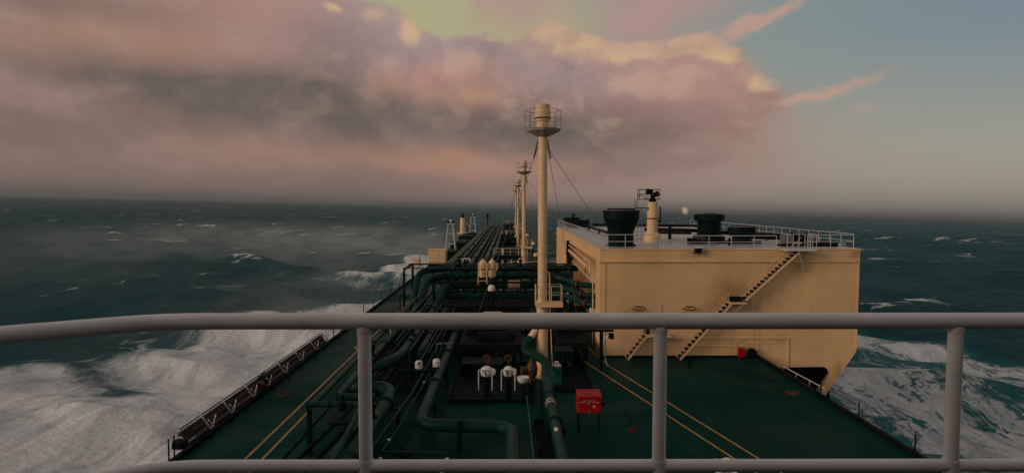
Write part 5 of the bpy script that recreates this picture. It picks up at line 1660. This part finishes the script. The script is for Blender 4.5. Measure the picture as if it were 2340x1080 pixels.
def build_near_fittings():
    # red cabinet on legs
    cx, cy = 3.54, 27.3
    t = thing('red_cabinet', (cx, cy, 0), 'bright red cabinet on thin legs with faded white lettering', 'cabinet')
    MB().bevbox((cx, cy, 1.28), (1.08, 0.62, 0.72), 0.05).build('case', RED, t)
    mb = MB()
    zl, zh = 1.645, 1.78
    mb.add([(cx - 0.55, cy - 0.34, zl), (cx + 0.55, cy - 0.34, zl), (cx + 0.55, cy + 0.33, zh), (cx - 0.55, cy + 0.33, zh), (cx - 0.55, cy - 0.34, zl + 0.05), (cx + 0.55, cy - 0.34, zl + 0.05), (cx + 0.55, cy + 0.33, zh + 0.05), (cx - 0.55, cy + 0.33, zh + 0.05)],
           [(0, 1, 2, 3), (4, 5, 6, 7), (0, 1, 5, 4), (1, 2, 6, 5), (2, 3, 7, 6), (3, 0, 4, 7)])
    mb.build('sloping_lid', RED, t)
    lg = MB().bbox((-0.022, -0.022, 0), (0.022, 0.022, 0.95))
    piece(lg, 'leg', GREEN_DARK, t, [(cx + sx * 0.46, cy + sy * 0.25, 0) for sx in (-1, 1) for sy in (-1, 1)])
    # worn, unreadable stencil lettering: two broken rows, a blot and a small square
    mb = MB()
    yf = cy - 0.313
    def row(x0, x1, z, h):
        x = x0
        while x < x1 - 0.02:
            w = random.uniform(0.022, 0.036)
            mb.bbox((x, yf, z - h / 2 * random.uniform(0.7, 1)), (x + w, yf - 0.003, z + h / 2 * random.uniform(0.7, 1)))
            x += w + 0.012
    row(-0.27 + cx, -0.13 + cx, 1.50, 0.05)
    row(-0.05 + cx, 0.27 + cx, 1.50, 0.05)
    row(-0.43 + cx, -0.20 + cx, 1.425, 0.05)
    row(-0.15 + cx, 0.07 + cx, 1.425, 0.05)
    row(0.12 + cx, 0.43 + cx, 1.425, 0.05)
    row(-0.05 + cx, 0.04 + cx, 1.36, 0.06)
    mb.bbox((cx + 0.15, yf, 1.18), (cx + 0.28, yf - 0.003, 1.30))
    mb.build('stencil_marks', PINK, t)
    for dx in (-0.35, 0.35):
        MB().bbox((cx + dx - 0.04, cy - 0.325, 1.58), (cx + dx + 0.04, cy - 0.311, 1.64)).build('hinge', OXIDE, t)
    MB().bbox((cx - 0.04, cy - 0.33, 0.98), (cx + 0.04, cy - 0.311, 1.06)).build('latch', GREY, t)
    MB().tube([(cx + 0.53, cy - 0.1, 1.3), (cx + 0.72, cy - 0.1, 1.28)], 0.06, 8).build('side_handle', BLACK, t)
    # dark post with white conduit near the house
    t = thing('lamp_post', (5.6, 37.3, 0), 'dark green post with small lamp and white conduit before the deckhouse corner', 'lamp post')
    MB().bbox((5.50, 37.2, 0), (5.70, 37.4, 2.45)).build('post', GREEN_DARK, t)
    MB().bbox((4.2, 37.22, 2.45), (6.35, 37.38, 2.57)).build('arm', GREEN_DARK, t)
    MB().bevbox((6.2, 37.2, 2.2), (0.30, 0.35, 0.35), 0.05).build('lamp', BLACK, t)
    MB().bevbox((5.92, 37.1, 2.12), (0.12, 0.12, 0.26), 0.04).build('gauge', WHITE2, t)
    MB().tube([(6.25, 37.3, 2.6), (6.1, 37.3, 2.9), (5.82, 37.3, 1.9), (5.80, 37.3, 1.0), (5.98, 37.3, 0.3)], 0.025, 6, 0.2).build('conduit', WHITE, t)
    # padeyes
    for (x, y, lab, m) in ((5.55, 27.3, 'small reddish deck eye with a thin rod, right of the red cabinet', RUST), (-12.2, 32.6, 'round rusty mooring fitting on the port deck', RUST), (15.4, 32.8, 'round rusty mooring fitting on the starboard deck', RUST)):
        t = thing('deck_fitting', (x, y, 0), lab, 'deck fitting')
        if m is RUST and x == 5.55:
            MB().lathe((x, y, 0), [(0.2, 0), (0.2, 0.04), (0.09, 0.06), (0.09, 0.2), (0, 0.2)], 14).build('base', OXIDE, t)
            MB().ring((x + 0.12, y - 0.05, 0.10), 0.10, 0.025, (1, 0.4, 0.2), 14, 6).build('eye', RUST, t)
            MB().tube([(x, y, 0.15), (x - 0.35, y + 0.5, 0.95)], 0.02, 6).build('rod', BLACK, t)
        else:
            MB().ring((x, y, 0.05), 0.27, 0.06, (0, 0, 1), 20, 8).build('ring', RUST, t)
            MB().lathe((x, y, 0), [(0.42, 0), (0.40, 0.02), (0.0, 0.03)], 18).build('plate', RUST, t)
    tag(MB().tube([(11.6, 39.2, 0), (11.6, 39.2, 0.3)], 0.13, 12).lathe((11.6, 39.2, 0.3), [(0.13, 0.0), (0.2, 0.03), (0.2, 0.12), (0.0, 0.16)], 12).build('deck_plug', BLACK), 'small black deck plug beside the lower stair foot', 'deck plug')
    # lifebuoy on its stand
    bx, by, bz = 7.28, 20.1, 1.42
    t = thing('lifebuoy', (bx, by, bz - 0.4), 'white and orange lifebuoy on a stand at the bottom edge', 'lifebuoy')
    MB().ring((bx, by, bz), 0.30, 0.075, (0, -1, 0.15), 36, 12).build('ring', WHITE2, t)
    for k in range(4):
        a = k * math.pi / 2 + math.pi / 4
        MB().ring((bx, by, bz), 0.30, 0.079, (0, -1, 0.15), 6, 12, a - 0.22, a + 0.22).build('band', ORANGE, t)
    t = thing('lifebuoy_stand', (bx, by + 0.2, 0), 'low white stand that carries the lifebuoy', 'stand')
    mb = MB()
    for dx in (-0.3, 0.3):
        mb.bbox((bx + dx - 0.03, by + 0.14, 0), (bx + dx + 0.03, by + 0.2, 1.7))
    mb.bbox((bx - 0.27, by + 0.14, 1.2), (bx + 0.27, by + 0.19, 1.26))
    mb.build('frame', WHITE, t)
    MB().bevbox((bx, by + 0.25, 1.05), (0.56, 0.1, 0.5), 0.03).build('back_board', WHITE2, t)


build_near_fittings()

# ------------------------------------------------------------------ the ship leans: port side down, bow slightly up
for o in list(scene.objects):
    if o.parent is None and o.type in ('MESH', 'EMPTY') and o.name not in SEA_FRAME:
        o.matrix_world = SHIP @ Matrix.Translation(o.location)
for o in scene.objects:
    if '_o' in o:
        del o['_o']

# ------------------------------------------------------------------ sea haze
hm = bpy.data.materials.new('sea_haze')
hm.use_nodes = True
hm.node_tree.nodes.clear()
pv = hm.node_tree.nodes.new('ShaderNodeVolumePrincipled')
pv.inputs['Color'].default_value = (0.42, 0.44, 0.44, 1)
pv.inputs['Density'].default_value = 0.00013
pv.inputs['Anisotropy'].default_value = 0.2
ho = hm.node_tree.nodes.new('ShaderNodeOutputMaterial')
hm.node_tree.links.new(pv.outputs[0], ho.inputs['Volume'])
hb = MB().bbox((-13200, -1600, -9), (13200, 13500, 39)).build('haze', hm, None, (0, 0, -9))
hb['kind'] = 'stuff'
del hb['_o']

# spray hanging low over the bow wave
def spray(label, c, r, dens):
    m = bpy.data.materials.new('spray_mist')
    m.use_nodes = True
    m.node_tree.nodes.clear()
    T = NT(m.node_tree)
    tc = T.n.new('ShaderNodeTexCoord')
    q = T.vm('DIVIDE', tc.outputs['Object'], tuple(r))
    rr = T.vm('DOT_PRODUCT', q, q, out=1)
    fall = T.m('POWER', T.m('SUBTRACT', 1.0, rr, clamp=True), 1.7)
    nz = T.noise(T.vm('MULTIPLY', tc.outputs['Object'], (1, 0.5, 2.2)), 0.07, 4, 0.6)
    p = T.n.new('ShaderNodeVolumePrincipled')
    p.inputs['Color'].default_value = (0.93, 0.91, 0.90, 1)
    T.put(p.inputs['Density'], T.m('MULTIPLY', T.m('MULTIPLY', fall, T.sstep(nz, 0.35, 0.65)), dens))
    mo = m.node_tree.nodes.new('ShaderNodeOutputMaterial')
    m.node_tree.links.new(p.outputs[0], mo.inputs['Volume'])
    bm = bmesh.new()
    bmesh.ops.create_icosphere(bm, subdivisions=4, radius=1)
    for v in bm.verts:
        v.co = Vector((v.co.x * r[0], v.co.y * r[1], v.co.z * r[2]))
    me = bpy.data.meshes.new('spray_mist')
    bm.to_mesh(me)
    bm.free()
    for q in me.polygons:
        q.use_smooth = True
    me.materials.append(m)
    o = bpy.data.objects.new('spray_mist', me)
    scene.collection.objects.link(o)
    o.location = c
    o['kind'] = 'stuff'
    o['label'] = label
    o['category'] = 'spray'


spray('pale spray drifting over the bow wave beyond the port lockers', (-40, 262, 5), (80, 95, 15), 0.0065)
spray('pale spray hanging over the foam beside the port deck edge', (-50, 150, 1), (36, 95, 6), 0.009)
spray('thin spray veil over the sea off the port bow', (-135, 320, 3), (150, 220, 14), 0.0042)
